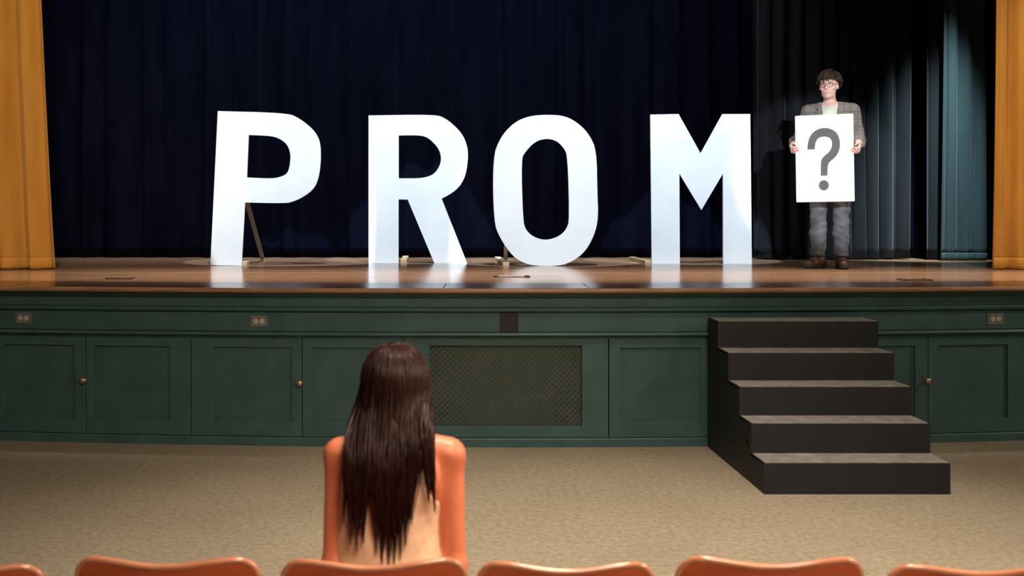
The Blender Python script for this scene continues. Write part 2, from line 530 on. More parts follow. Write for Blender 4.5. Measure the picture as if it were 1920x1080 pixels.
panel_door(1, -160, -47, -140, -70, 0, 'green panelled access door at the far left of the stage front')
panel_door(2, -47, 152, -12, 130, 1, 'green access door under the leftmost outlet, brass knob at its right edge')
panel_door(3, 152, 356, 165, 316, 0, 'green access door right of the leftmost brass knob')
panel_door(4, 356, 567, 398, 548, 1, 'green access door below the middle outlet, pale brass knob at its right edge')
panel_door(5, 567, 757, 585, 736, 0, 'green access door between pale brass knob and lattice grille')
panel_door(6, 1140, 1345, 1160, 1314, 0, 'green access door between lattice grille and black steps')
panel_door(7, 1345, 1550, 1380, 1530, 0, 'green access door hidden behind the black steps')
panel_door(8, 1550, 1753, 1570, 1728, 1, 'green access door right behind the black steps, brass knob at its right edge')
panel_door(9, 1753, 1950, 1772, 1915, 0, 'green access door under the rightmost outlet')
panel_door(10, 1950, 2150, 1970, 2130, 0, 'green access door beyond the right edge')

# lattice grille bay
xl, xr = PX(757, 7.26), PX(1140, 7.26)
g, w = bay_frame('vent_grille', xl + .0025, xr - .0025)
tag(g, 'wide grey-green diagonal lattice vent grille in the stage front', 'vent grille')
h = w / 2
gl = (805 - 757) / F * 7.24; gr = (1140 - 1091) / F * 7.24
zt, zb = PZ0(649), PZ0(800.5)
box_obj('stile', -h, -h + gl, -.004, .026, DZ0, DZ1, M['green'], g, .0015)
box_obj('stile', h - gr, h, -.004, .026, DZ0, DZ1, M['green'], g, .0015)
box_obj('rail', -h + gl, h - gr, -.004, .026, zt, DZ1, M['green'], g, .0015)
box_obj('rail', -h + gl, h - gr, -.004, .026, DZ0, zb, M['green'], g, .0015)
box_obj('backing', -h + gl, h - gr, .0265, .029, zb, zt, M['dark_hole'], g)
x0, x1 = -h + gl, h - gr
gw, gh = x1 - x0, zt - zb
pitch = gw / 26
for fam in (0, 1):
    k = -math.ceil(gh / pitch)
    while True:
        c = (k + .5) * pitch          # x intercept at bottom for family 0
        k += 1
        if c > gw: break
        # points (c+t, t), t in [0, gh], clipped in x
        t0, t1 = max(0, -c), min(gh, gw - c)
        if t1 - t0 < .012: continue
        xa, xb = c + t0, c + t1
        za, zb_ = t0, t1
        if fam: xa, xb = gw - xa, gw - xb
        A = Vector((x0 + xa, .016 + .004 * fam, zb + za)); B = Vector((x0 + xb, .016 + .004 * fam, zb + zb_))
        d = (B - A).normalized(); nrm = Vector((-d.z, 0, d.x)) * .0082
        v = []
        for yy in (-.0019, .0019):
            for p in (A - nrm, A + nrm, B + nrm, B - nrm):
                v.append((min(max(p.x, x0), x1), p.y + yy, min(max(p.z, zb), zt)))
        pydata('slat', v, [(0, 1, 2, 3), (7, 6, 5, 4), (0, 4, 5, 1), (1, 5, 6, 2), (2, 6, 7, 3), (3, 7, 4, 0)], M['lattice'], g)


def outlet(px, py, label):
    D = 7.28
    x = PX(px, D); y = yf(x)
    z = PZ(py, y)
    e = empty('electrical_outlet', (x, y, z), (x - XM) / RAD)
    tag(e, label, 'outlet', 'wall outlets on the stage front')
    box_obj('cover_plate', -.056, .056, -.005, .0, -.036, .036, M['plate'], e, .002)
    for s in (-1, 1):
        bm = bmesh.new()
        bmesh.ops.create_cone(bm, cap_ends=True, segments=20, radius1=.0165, radius2=.0155, depth=.004, matrix=Matrix.Translation((s * .021, -.0065, 0)) @ Matrix.Rotation(math.pi / 2, 4, 'X'))
        so = from_bm('socket', bm, M['socket'], e)
        for q in (-1, 1):
            box_obj('slot', s * .021 - .0055, s * .021 + .0055, -.0098, -.0080, q * .005 - .0012, q * .005 + .0012, M['dark_hole'], so)
    box_obj('screw', -.002, .002, -.0062, -.005, -.002, .002, M['brass'], e)


outlet(27, 596, 'double wall outlet at the left end of the stage front')
outlet(485, 602, 'double wall outlet in the stage front below the letter P')
outlet(1889, 598, 'pale double wall outlet at the right end, beyond the steps')
x = PX(955, 7.24)
bm = bmesh.new(); e = empty('cover_plate_black', (x, yf(x), PZ0(605.5)), 0)
e.name = 'blank_cover_plate'
tag(e, 'square black cover plate above the lattice grille', 'cover plate')
box_obj('plate', -.058, .058, -.008, 0, -.061, .061, M['black_plate'], e, .002)
for sx in (-1, 1):
    for sz in (-1, 1):
        box_obj('screw', sx * .048 - .003, sx * .048 + .003, -.0095, -.008, sz * .051 - .003, sz * .051 + .003, M['iron'], e)
bm.free()

# ------------------------------------------------------------------ floor pockets of the stage


def pocket(px, py, wpx, label, mat):
    D = 2100 * (ZC - ZS) / (py - CY)
    w = wpx / F * D / 2
    e = empty('floor_pocket', (PX(px, D), D, ZS))
    tag(e, label, 'floor pocket', 'floor pockets in the stage')
    box_obj('lid', -w * .72, w * .72, -.055, .055, .0005, .006, mat, e, .002)
    for s in (-1, 1):
        box_obj('end_plate', min(s * w * .74, s * w), max(s * w * .74, s * w), -.06, .06, .0005, .009, M['iron'], e, .002)


pocket(959, 519, 68, 'metal floor pocket with dark ends in front of the letter O', M['plate'])
pocket(225, 523, 48, 'dark floor pocket near the left gold curtain', M['edge_wood'])
pocket(1715, 525.5, 56, 'dark floor pocket right of the standing person', M['edge_wood'])

# ------------------------------------------------------------------ steps


def make_steps():
    D0 = 6.017; T = .242; RZ = .1672
    xl = PX(1433, D0); xr = PX(1782, D0)
    yb = D0 + 5 * T
    e = empty('stage_steps', ((xl + xr) / 2, (D0 + yb) / 2, 0))
    tag(e, 'black wooden five-step stair unit with grey treads against the stage', 'steps')
    o = Vector(e.location)
    hw = (xr - xl) / 2
    y0 = D0 - o.y
    # side panels: stepped profile
    prof = []
    for k in range(5):
        prof += [(y0 + k * T, k * RZ), (y0 + k * T, (k + 1) * RZ - .012)]
    prof += [(y0 + 5 * T, 5 * RZ - .012), (y0 + 5 * T, 0)]
    # the left side has an oblong hand hole
    hole = [(y0 + .33 + .035 * math.cos(a) + .0, .21 + .016 * math.sin(a) + .4 * .035 * math.cos(a)) for a in [2 * math.pi * i / 12 for i in range(12)]]
    for s in (-1, 1):
        bm = bmesh.new()
        prism(bm, prof, [hole] if s < 0 else [], 0, .019)
        # prism gives (x=profile y, y=thickness): turn it to lie in the YZ plane
        for v in bm.verts:
            v.co = Vector((s * hw - (v.co.y if s > 0 else -v.co.y), v.co.x, v.co.z))
        p = from_bm('side_panel', bm, M['step_black'], e)
    for k in range(5):
        box_obj('riser', -hw + .019, hw - .019, y0 + k * T, y0 + k * T + .018, k * RZ, (k + 1) * RZ - .012, M['step_black'], e)
        t = box_obj('tread', -hw, hw, y0 + k * T, y0 + (k + 1) * T + (.0 if k == 4 else .018), (k + 1) * RZ - .012, (k + 1) * RZ, M['step_black'], e)
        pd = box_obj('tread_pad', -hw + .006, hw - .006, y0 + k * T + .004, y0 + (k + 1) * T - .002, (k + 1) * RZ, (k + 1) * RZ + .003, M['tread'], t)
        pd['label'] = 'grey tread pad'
    box_obj('back_panel', -hw + .019, hw - .019, y0 + 5 * T - .018, y0 + 5 * T, 0, 5 * RZ - .012, M['step_black'], e)


make_steps()

# ------------------------------------------------------------------ curtains


def curtain(name, label, edge_bot, edge_top, far_bot, far_top, D, ztop, folds, amp, mat, hem=None, seed=1, flare=1.0, cat='curtain', wob=.35, nz=26, per=24, ph0=0.0, y_tilt=0.0):
    """cloth hung in vertical folds between two side edges; edges given in metres at the bottom and top"""
    rnd = random.Random(seed)
    n = folds * per
    phs = [rnd.uniform(-1, 1) for _ in range(folds + 2)]
    ams = [rnd.uniform(.55, 1.25) for _ in range(folds + 2)]

    def surf(u, tz):
        q = u * folds
        i = int(min(q, folds - 1e-6)); fr = q - i
        a = ams[i] * (1 - fr) + ams[i + 1] * fr
        p = phs[i] * (1 - fr) + phs[i + 1] * fr
        sw = .75 + .25 * (1 - tz) * flare
        w = math.sin(2 * math.pi * (q + ph0) + p * wob * 2 + .5 * math.sin(3.1 * tz + i))
        w2 = math.sin(4 * math.pi * (q + ph0) + p * 5) * .22
        y = amp * a * sw * (w + w2)
        xb = edge_bot + (far_bot - edge_bot) * u
        xt = edge_top + (far_top - edge_top) * u
        e_ = tz ** .8
        x = xb * (1 - e_) + xt * e_ + .35 * amp * a * math.cos(2 * math.pi * (q + ph0) + p)*(1 if .02 < u < .98 else 0)
        return x, D + y + y_tilt * u

    v, f = [], []
    zs_ = [ZS + .012 + (ztop - ZS - .012) * (k / (nz - 1)) ** 1.15 for k in range(nz)]
    for k, z in enumerate(zs_):
        tz = (z - ZS) / (ztop - ZS)
        for j in range(n + 1):
            xx, yy = surf(j / n, tz)
            v.append((xx, yy, z))
    for k in range(nz - 1):
        for j in range(n):
            a = k * (n + 1) + j
            f.append((a, a + 1, a + n + 2, a + n + 1))
    xm = (edge_bot + far_bot) / 2
    root = empty(name, (xm, D, ZS))
    tag(root, label, cat)
    o = pydata('cloth', [(p[0] - xm, p[1] - D, p[2] - ZS) for p in v], f, mat, root, True)
    md = o.modifiers.new('thick', 'SOLIDIFY'); md.thickness = .006; md.offset = 0
    if hem:
        v, f = [], []
        hz = [ZS + .006, ZS + .03, ZS + hem - .01, ZS + hem]
        for z, off in zip(hz, (.008, .012, .012, .006)):
            tz = (z - ZS) / (ztop - ZS)
            for j in range(n + 1):
                xx, yy = surf(j / n, tz)
                v.append((xx - xm, yy - D - off, z - ZS))
        for k in range(3):
            for j in range(n):
                a = k * (n + 1) + j
                f.append((a, a + 1, a + n + 2, a + n + 1))
        hmo = pydata('hem', v, f, mat, root, True)
        md = hmo.modifiers.new('thick', 'SOLIDIFY'); md.thickness = .004; md.offset = 0
    return root


DG = 9.60
curtain('stage_curtain', 'gold velour stage curtain at the left edge', PX(103, DG), PX(66, DG) - .05, PX(-310, DG), PX(-330, DG), DG, 5.6, 7, .055, M['gold'], .10, 3, ph0=.15)
curtain('stage_curtain', 'gold velour stage curtain at the right edge', PX(1858, DG), PX(1868, DG), PX(2270, DG), PX(2280, DG), DG, 5.6, 8, .055, M['gold'], .10, 8, ph0=.6)
curtain('back_curtain', 'plain black velour backdrop behind the white letters', PX(1470, 12.2), PX(1470, 12.2), PX(-180, 12.2), PX(-180, 12.2), 12.2, 5.8, 30, .05, M['black_curtain'], None, 5, per=12)
curtain('back_curtain', 'charcoal pleated curtain behind the standing person', PX(1412, 11.75), PX(1412, 11.75), PX(1706, 11.7), PX(1706, 11.7), 11.72, 5.8, 10, .085, M['dark_curtain'], None, 11, per=20)
curtain('back_curtain', 'black curtain in the dark gap beside the teal wing curtain', PX(1690, 12.0), PX(1690, 12.0), PX(1960, 12.0), PX(1960, 12.0), 12.1, 5.8, 6, .05, M['black_curtain'], None, 12, per=16)
curtain('wing_curtain', 'teal-black wing curtain beside the right gold curtain', PX(1763, 11.4), PX(1776, 11.4), PX(1850, 11.4), PX(1846, 11.4), 11.4, 5.8, 3, .022, M['teal_curtain'], .08, 21, per=26)
curtain('wing_curtain', 'narrow dark wing curtain left of the teal one', PX(1738, 11.6), PX(1742, 11.6), PX(1790, 11.6), PX(1790, 11.6), 11.62, 5.8, 2, .03, M['dark_curtain'], None, 25, per=26)
curtain('wing_curtain', 'black wing curtain half hidden by the right gold curtain', PX(1835, 11.6), PX(1835, 11.6), PX(2080, 11.6), PX(2080, 11.6), 11.65, 5.8, 5, .05, M['black_curtain'], None, 27, per=16)

# ------------------------------------------------------------------ letters
LET = {}
LET['P'] = dict(by=498, outer=[(408.4, 208.8, 1), (539.3, 212.3, 0), (561.6, 222.5, 0), (585.6, 241.4, 0), (597.5, 258.5, 0), (601.7, 279, 0), (601.3, 306.5, 0), (597.5, 334, 0), (589, 354.4, 0), (568.4, 369.9, 0), (551.3, 377.7, 0), (535.9, 381.9, 0), (459.5, 380.1, 1), (453, 498.3, 1), (394.4, 497.6, 1)],
                inner=[(466.3, 253.4, 1), (510.2, 255.1, 0), (527.3, 261.9, 0), (539.3, 272.2, 0), (545.1, 289.4, 0), (543.8, 309.9, 0), (539.3, 325.3, 0), (529, 331.2, 0), (511.9, 335.6, 0), (462.9, 333.2, 1)])
LET['R'] = dict(by=493.5, outer=[(691.1, 216.7, 1), (816.8, 214.7, 0), (835.7, 222.5, 0), (852.8, 236.3, 0), (868.2, 253.4, 0), (876.8, 275.7, 0), (877.5, 299.6, 0), (873.3, 327, 0), (864.8, 345.9, 0), (849.4, 361.3, 0), (828.1, 372.6, 1), (875.7, 493.5, 1), (814.4, 493.5, 1), (764.4, 374.3, 1), (747.3, 374, 1), (747.3, 493.5, 1), (691.1, 493.5, 1)],
                inner=[(747.6, 254.1, 1), (789.4, 253.4, 0), (804.8, 259.5, 0), (822, 277.4, 0), (827.8, 294.5, 0), (824.7, 311.6, 0), (815.1, 325.3, 0), (803.1, 331.5, 0), (786, 334.6, 0), (747.6, 334.6, 1)])
LET['O'] = dict(by=499, outer=[(1025, 214.7, 0), (1061, 217.4, 0), (1086.7, 232.8, 0), (1105.6, 253.4, 0), (1118.6, 282.5, 0), (1120, 361.3, 0), (1122, 409.3, 0), (1114.1, 441.8, 0), (1097, 472.6, 0), (1071.3, 491.5, 0), (1047.3, 498.6, 0), (1006.2, 499, 0), (982.2, 493.2, 0), (961.7, 481.2, 0), (937.7, 447, 0), (925.7, 416.1, 0), (924, 296.2, 0), (937.7, 258.5, 0), (961.7, 231.1, 0), (989.1, 218.1, 0)],
                inner=[(1025, 259.2, 0), (1043.9, 263.7, 0), (1057.6, 277.4, 0), (1064.4, 292.8, 0), (1067.9, 412.7, 0), (1062.7, 429.8, 0), (1049, 443.5, 0), (1025, 451.1, 0), (1001.1, 445.2, 0), (985.7, 431.5, 0), (980.5, 412.7, 0), (977.4, 299.6, 0), (983.9, 285.9, 0), (1002.8, 265.4, 0)])
LET['M'] = dict(by=495, outer=[(1219.3, 215, 1), (1272.4, 214, 1), (1313.9, 288.3, 1), (1355, 214, 1), (1406.7, 214, 1), (1409.8, 495, 1), (1356, 495, 1), (1355.7, 325.3, 1), (1315.2, 393.9, 1), (1273.8, 325.3, 1), (1274.8, 495, 1), (1222.1, 495, 1)], inner=None)
BR = {  # brace: top px, foot px, and the little base blocks (px)
    'P': ((461, 372), (493, 489), [459]), 'R': ((720, 330), (728, 486), [757]), 'O': ((952, 330), (948, 488), [948]), 'M': ((1247, 330), (1234, 488), [1213])}
LAB = {'P': 'tall white cut-out letter P, leaning slightly, grey brace showing', 'R': 'tall white cut-out letter R on the stage',
       'O': 'tall white cut-out letter O on the stage', 'M': 'tall white cut-out letter M nearest the standing person'}
for ch, d in LET.items():
    D = F * (ZC - ZS) / (d['by'] - CY)
    xs_ = [PX(p[0], D) for p in d['outer']]
    xc = (min(xs_) + max(xs_)) / 2
    e = empty('letter_' + ch.lower(), (xc, D, ZS))
    tag(e, LAB[ch], 'letter', 'white letters spelling PROM')
    cv = lambda L: smooth_poly([(PX(p[0], D) - xc, PZ(p[1], D) - ZS) for p in L], [p[2] for p in L], 2)
    outer = cv(d['outer'])
    zmin = min(p[1] for p in outer)
    outer = [(p[0], p[1] - zmin + .001) for p in outer]
    inner = [[(p[0], p[1] - zmin + .001) for p in cv(d['inner'])]] if d['inner'] else []
    TH = .022
    bm = bmesh.new(); prism(bm, outer, inner, 0, TH)
    from_bm('face', bm, M['letter'], e)
    (tx, ty), (fx, fy), blocks = BR[ch]
    DF = F * (ZC - ZS) / (fy - CY)          # brace foot on the stage floor
    A = Vector((PX(tx, D + .03) - xc, TH + .012, PZ(ty, D + .03) - ZS))
    B = Vector((PX(fx, DF) - xc, DF - D, .012))
    bm = bmesh.new()
    dd = (B - A); L = dd.length
    side = Vector((1, 0, 0)); side = (side - dd.normalized() * side.dot(dd.normalized())).normalized(); nn = dd.normalized().cross(side)
    vs_ = []
    for t in (0, 1):
        for (a, b) in ((-.019, -.009), (.019, -.009), (.019, .009), (-.019, .009)):
            vs_.append(bm.verts.new(A + dd * t + side * a + nn * b))
    for q in ((0, 1, 2, 3), (7, 6, 5, 4), (0, 4, 5, 1), (1, 5, 6, 2), (2, 6, 7, 3), (3, 7, 4, 0)):
        bm.faces.new([vs_[i] for i in q])
    br = from_bm('brace', bm, M['brace_wood'], e)
    br['label'] = 'slanting wooden brace'
    for bx_ in blocks:
        X = PX(bx_, D + .08) - xc
        box_obj('foot_block', X - .03, X + .03, TH + .001, B.y + .04 if ch != 'P' else TH + .17, .001, .035, M['raw_wood'], e, .002)
    if ch == 'P':   # floor batten between letter and brace
        box_obj('floor_batten', B.x - .02, B.x + .02, B.y - .05, B.y + .05, .001, .02, M['raw_wood'], e, .002)

# ------------------------------------------------------------------ implicit bodies (smooth blended solids meshed by surface nets)


class Field:
    def __init__(self, lo, hi, h):
        self.h = h
        self.lo = np.array(lo, float)
        self.n = np.ceil((np.array(hi) - self.lo) / h).astype(int) + 1
        self.ax = [self.lo[i] + h * np.arange(self.n[i]) for i in range(3)]
        self.d = np.full(self.n, 1.0, np.float32)
        self.R = np.eye(3); self.t = np.zeros(3)

    def frame(self, loc=(0, 0, 0), rot=(0, 0, 0)):
        self.R = np.array(Euler(rot).to_matrix()); self.t = np.array(loc, float)

    def P(self, p):
        return self.R @ np.array(p, float) + self.t

    def region(self, lo, hi):
        a = np.clip(np.floor((lo - self.lo) / self.h).astype(int), 0, self.n)
        b = np.clip(np.ceil((hi - self.lo) / self.h).astype(int) + 1, 0, self.n)
        sl = tuple(slice(a[i], b[i]) for i in range(3))
        X, Y, Z = np.meshgrid(*[self.ax[i][sl[i]] for i in range(3)], indexing='ij')
        return sl, X, Y, Z

    def merge(self, sl, b, k, sub):
        a = self.d[sl]
        if sub: b = -b; 
        if k <= 0:
            self.d[sl] = np.maximum(a, b) if sub else np.minimum(a, b); return
        if sub:
            h = np.clip(.5 - .5 * (b - a) / k * -1 - .0, 0, 1) if False else np.clip(.5 + .5 * (a - b) / k, 0, 1)
            self.d[sl] = b * (1 - h) + a * h + k * h * (1 - h)
        else:
            h = np.clip(.5 + .5 * (b - a) / k, 0, 1)
            self.d[sl] = b * (1 - h) + a * h - k * h * (1 - h)

    def cap(self, p0, p1, r0, r1=None, k=.02, sub=False, squash=None):
        """tapered capsule; squash = (axis vector, factor): flattened along the axis (factor < 1)"""
        if r1 is None: r1 = r0
        p0, p1 = self.P(p0), self.P(p1)
        m = max(r0, r1) * 1.6 + k + 3 * self.h
        sl, X, Y, Z = self.region(np.minimum(p0, p1) - m, np.maximum(p0, p1) + m)
        if X.size == 0: return self
        Q = np.stack([X - p0[0], Y - p0[1], Z - p0[2]], -1)
        v = p1 - p0
        sc = 1.0
        if squash:
            ax = self.R @ np.array(squash[0], float); ax /= np.linalg.norm(ax)
            g_ = 1 / squash[1] - 1
            Q = Q + (Q @ ax)[..., None] * ax * g_
            v = v + v.dot(ax) * ax * g_
            sc = squash[1] ** .5
        t = np.clip((Q @ v) / max(v.dot(v), 1e-9), 0, 1)
        d = (np.linalg.norm(Q - t[..., None] * v, axis=-1) - (r0 + (r1 - r0) * t)) * sc
        self.merge(sl, d, k, sub)
        return self

    def ell(self, c, r, rot=(0, 0, 0), k=.02, sub=False):
        c = self.P(c); r = np.array(r, float)
        Rm = self.R @ np.array(Euler(rot).to_matrix())
        m = r.max() + k + 3 * self.h
        sl, X, Y, Z = self.region(c - m, c + m)
        if X.size == 0: return self
        Q = np.stack([X - c[0], Y - c[1], Z - c[2]], -1) @ Rm
        k0 = np.linalg.norm(Q / r, axis=-1); k1 = np.linalg.norm(Q / (r * r), axis=-1) + 1e-9
        d = k0 * (k0 - 1) / k1
        self.merge(sl, d, k, sub)
        return self

    def clip(self, fn, k=.0):
        """keep where fn(X,Y,Z) < 0"""
        X, Y, Z = np.meshgrid(*self.ax, indexing='ij')
        b = fn(X, Y, Z)
        if k <= 0: self.d = np.maximum(self.d, b)
        else:
            h = np.clip(.5 - .5 * (b - self.d) / k, 0, 1)
            self.d = b * (1 - h) + self.d * h + k * h * (1 - h)
        return self

    def offset(self, fn):
        X, Y, Z = np.meshgrid(*self.ax, indexing='ij')
        self.d = self.d + fn(X, Y, Z)
        return self

    def mesh(self):
        d = self.d
        for i in range(3):   # close at the border
            s = [slice(None)] * 3; s[i] = 0; d[tuple(s)] = np.maximum(d[tuple(s)], self.h * .5)
            s[i] = -1; d[tuple(s)] = np.maximum(d[tuple(s)], self.h * .5)
        ins = d < 0
        nx, ny, nz = d.shape
        cs = (nx - 1, ny - 1, nz - 1)
        cnt = np.zeros(cs, np.int8)
        for a in (0, 1):
            for b in (0, 1):
                for c in (0, 1):
                    cnt += ins[a:nx - 1 + a, b:ny - 1 + b, c:nz - 1 + c]
        act = np.argwhere((cnt > 0) & (cnt < 8))
        idx = np.full(cs, -1, np.int64); idx[tuple(act.T)] = np.arange(len(act))
        acc = np.zeros((len(act), 3)); num = np.zeros(len(act))
        cor = [(a, b, c) for a in (0, 1) for b in (0, 1) for c in (0, 1)]
        for i, p in enumerate(cor):
            for q in cor[i + 1:]:
                if sum(abs(p[j] - q[j]) for j in range(3)) != 1: continue
                da = d[act[:, 0] + p[0], act[:, 1] + p[1], act[:, 2] + p[2]]
                db = d[act[:, 0] + q[0], act[:, 1] + q[1], act[:, 2] + q[2]]
                m = (da < 0) != (db < 0)
                t = np.where(m, da / np.where(m, da - db, 1), 0)
                pos = np.array(p) + t[:, None] * (np.array(q) - np.array(p))
                acc[m] += pos[m]; num[m] += 1
        V = self.lo + self.h * (act + acc / num[:, None])
        faces = []
        for ax in range(3):
            s0 = [slice(None)] * 3; s1 = [slice(None)] * 3
            s0[ax] = slice(0, -1); s1[ax] = slice(1, None)
            A, B = ins[tuple(s0)], ins[tuple(s1)]
            e_ = np.argwhere(A != B)
            u, w = (ax + 1) % 3, (ax + 2) % 3
            e_ = e_[(e_[:, u] > 0) & (e_[:, w] > 0) & (e_[:, u] < d.shape[u] - 1) & (e_[:, w] < d.shape[w] - 1)]
            flip = ~A[tuple(e_.T)]
            def cell(du, dw):
                c = e_.copy(); c[:, u] -= du; c[:, w] -= dw
                return idx[tuple(c.T)]
            q = np.stack([cell(1, 1), cell(0, 1), cell(0, 0), cell(1, 0)], 1)
            q[flip] = q[flip][:, ::-1]
            faces.append(q)
        return V, np.concatenate(faces)

    def build(self, name, mat, parent=None, smooth_it=2):
        V, Q = self.mesh()
        # light Laplacian smoothing takes the voxel grain off
        for _ in range(smooth_it):
            s = np.zeros_like(V); c = np.zeros(len(V))
            for i in range(4):
                a, b = Q[:, i], Q[:, (i + 1) % 4]
                np.add.at(s, a, V[b]); np.add.at(c, a, 1)
                np.add.at(s, b, V[a]); np.add.at(c, b, 1)
            V = V * .5 + .5 * s / np.maximum(c, 1)[:, None]
        me = bpy.data.meshes.new(name)
        me.vertices.add(len(V)); me.vertices.foreach_set('co', V.astype(np.float32).ravel())
        me.loops.add(Q.size); me.loops.foreach_set('vertex_index', Q.astype(np.int32).ravel())
        me.polygons.add(len(Q)); me.polygons.foreach_set('loop_start', np.arange(0, Q.size, 4, dtype=np.int32))
        me.polygons.foreach_set('loop_total', np.full(len(Q), 4, np.int32))
        me.update(calc_edges=True); me.validate()
        return link_mesh(name, me, mat, parent, True)


def hand(fl, wrist, palm_dir, palm_n, thumb_dir, curls, scale=1.0, k=.006, thumb_curl=.4):
    """palm + four fingers + thumb. palm_dir: wrist -> knuckles, palm_n: out of the palm (fingers curl towards it), thumb_dir: towards the thumb side"""
    w = np.array(wrist, float)
    f = np.array(palm_dir, float); f /= np.linalg.norm(f)
    n = np.array(palm_n, float); n -= f * n.dot(f); n /= np.linalg.norm(n)
    s = np.array(thumb_dir, float); s -= f * s.dot(f); s -= n * s.dot(n); s /= np.linalg.norm(s)
    S = scale
    kn = w + f * .085 * S
    # palm: fan of flattened bones
    for j, off in enumerate((.030, .010, -.010, -.028)):
        fl.cap(w + s * off * .55 * S + f * .01 * S, kn + s * off * S - f * abs(j - 1) * .004 * S, .0135 * S, .0115 * S, k=.012)
    lens = [(.038, .024, .019), (.043, .028, .020), (.040, .026, .019), (.031, .020, .017)]
    for j, off in enumerate((.030, .010, -.010, -.028)):
        p = kn + s * off * S - f * abs(j - 1) * .004 * S
        ang = 0
        for b, L in enumerate(lens[j]):
            ang += curls[b]
            dr = f * math.cos(ang) + n * math.sin(ang) + s * off * (.8 if b == 0 else 0)
            q = p + dr * L * S
            fl.cap(p, q, (.0092 - b * .0008) * S, (.0085 - b * .0008) * S, k=k if b else .008)
            p = q
    # thumb leaves the side of the palm near its base
    p = w + f * .022 * S + s * .024 * S
    a = np.array([.0]); d1 = f * .62 + s * .72 + n * .25
    q = p + d1 / np.linalg.norm(d1) * .042 * S; fl.cap(p, q, .0135 * S, .0105 * S, k=.012)
    d2 = f * .9 + s * (.45 - thumb_curl) + n * (.15 + thumb_curl); p = q
    q = p + d2 / np.linalg.norm(d2) * .032 * S; fl.cap(p, q, .0105 * S, .0092 * S, k=k)
    d3 = f * .9 + s * (.2 - thumb_curl) + n * (.2 + thumb_curl); p = q
    q = p + d3 / np.linalg.norm(d3) * .024 * S; fl.cap(p, q, .0092 * S, .008 * S, k=k)


def head_prims(f, loc, rot, S=1.0, female=False):
    """head in its own frame: origin at head centre, face towards -Y"""
    f.frame(loc, rot)
    f.ell((0, .012 * S, .030 * S), (.074 * S, .094 * S, .088 * S), k=.02)          # cranium
    f.ell((0, -.022 * S, -.030 * S), (.057 * S, .068 * S, .078 * S), k=.035)       # face mass
    f.cap((-.024 * S, -.030 * S, -.076 * S), (.024 * S, -.030 * S, -.076 * S), .026 * S, k=.03)   # jaw
    f.ell((0, -.070 * S, -.098 * S), (.021 * S, .019 * S, .016 * S), k=.02)        # chin
    for s in (-1, 1):
        f.ell((s * .040 * S, -.062 * S, -.022 * S), (.024 * S, .018 * S, .018 * S), k=.02)   # cheek bones
        f.ell((s * .030 * S, -.094 * S, .004 * S), (.018 * S, .015 * S, .012 * S), k=.014, sub=True)   # eye sockets
        f.ell((s * .030 * S, -.070 * S, .004 * S), (.0125 * S, .0125 * S, .0115 * S), k=.004)          # eyeballs and lids
        f.cap((s * .012 * S, -.084 * S, .020 * S), (s * .048 * S, -.072 * S, .022 * S), .009 * S, .007 * S, k=.010)  # brows
        f.ell((s * .074 * S, .004 * S, -.006 * S), (.009 * S, .020 * S, .032 * S), rot=(-.2, 0, s * .35), k=.008)      # ears
        f.ell((s * .082 * S, -.004 * S, -.004 * S), (.006 * S, .010 * S, .018 * S), rot=(-.2, 0, s * .35), k=.005, sub=True)
    f.cap((0, -.084 * S, .012 * S), (0, -.108 * S, -.024 * S), .007 * S, .0105 * S, k=.012)    # nose
    for s in (-1, 1): f.ell((s * .0105 * S, -.098 * S, -.028 * S), (.008 * S, .010 * S, .007 * S), k=.006)
    f.cap((-.019 * S, -.080 * S, -.056 * S), (.019 * S, -.080 * S, -.056 * S), .0070 * S, k=.007)    # upper lip
    f.cap((-.016 * S, -.079 * S, -.067 * S), (.016 * S, -.079 * S, -.067 * S), .0072 * S, k=.007)    # lower lip
    f.cap((-.018 * S, -.092 * S, -.0605 * S), (.018 * S, -.092 * S, -.0605 * S), .0028 * S, k=.004, sub=True)
    f.frame()


def strands(paths, radii, flat=.5):
    """thin diamond-section locks along paths"""
    V, Fc = [], []
    for P, r in zip(paths, radii):
        base = len(V)
        n = len(P)
        for i, p in enumerate(P):
            t = P[min(i + 1, n - 1)] - P[max(i - 1, 0)]
            t = t / (np.linalg.norm(t) + 1e-9)
            a = np.cross(t, np.array([0, 1.0, 0]))
            if np.linalg.norm(a) < 1e-3: a = np.array([1.0, 0, 0])
            a /= np.linalg.norm(a); b = np.cross(t, a)
            u = i / (n - 1)
            w = r * (min(1, .35 + u * 6)) * (1 - max(0, (u - .55) / .45) ** 1.4 * .9)
            V += [p + a * w, p + b * w * flat, p - a * w, p - b * w * flat]
        for i in range(n - 1):
            for k in range(4):
                A = base + i * 4 + k; B = base + i * 4 + (k + 1) % 4
                Fc.append((A, B, B + 4, A + 4))
        Fc.append((base, base + 1, base + 2, base + 3)); e_ = base + (n - 1) * 4
        Fc.append((e_ + 3, e_ + 2, e_ + 1, e_))
    return V, Fc


def merge_mesh(name, parts, mat, parent):
    V, Fc = [], []
    for v, f in parts:
        b = len(V)
        V += [tuple(p) for p in v]
        Fc += [tuple(int(i) + b for i in q) for q in f]
    me = bpy.data.meshes.new(name); me.from_pydata(V, [], Fc); me.update()
    return link_mesh(name, me, mat, parent, True)


# ------------------------------------------------------------------ standing person with the board
BX, BY = PX(1557, 9.85), 9.85
YAW = math.radians(-19)
boy = empty('person', (BX, BY, ZS), YAW)
tag(boy, 'standing person in grey tweed jacket and glasses holding a question-mark board', 'person')

HEADL, HEADR = (-.012, -.02, 1.602), (math.radians(3), 0, math.radians(-13))


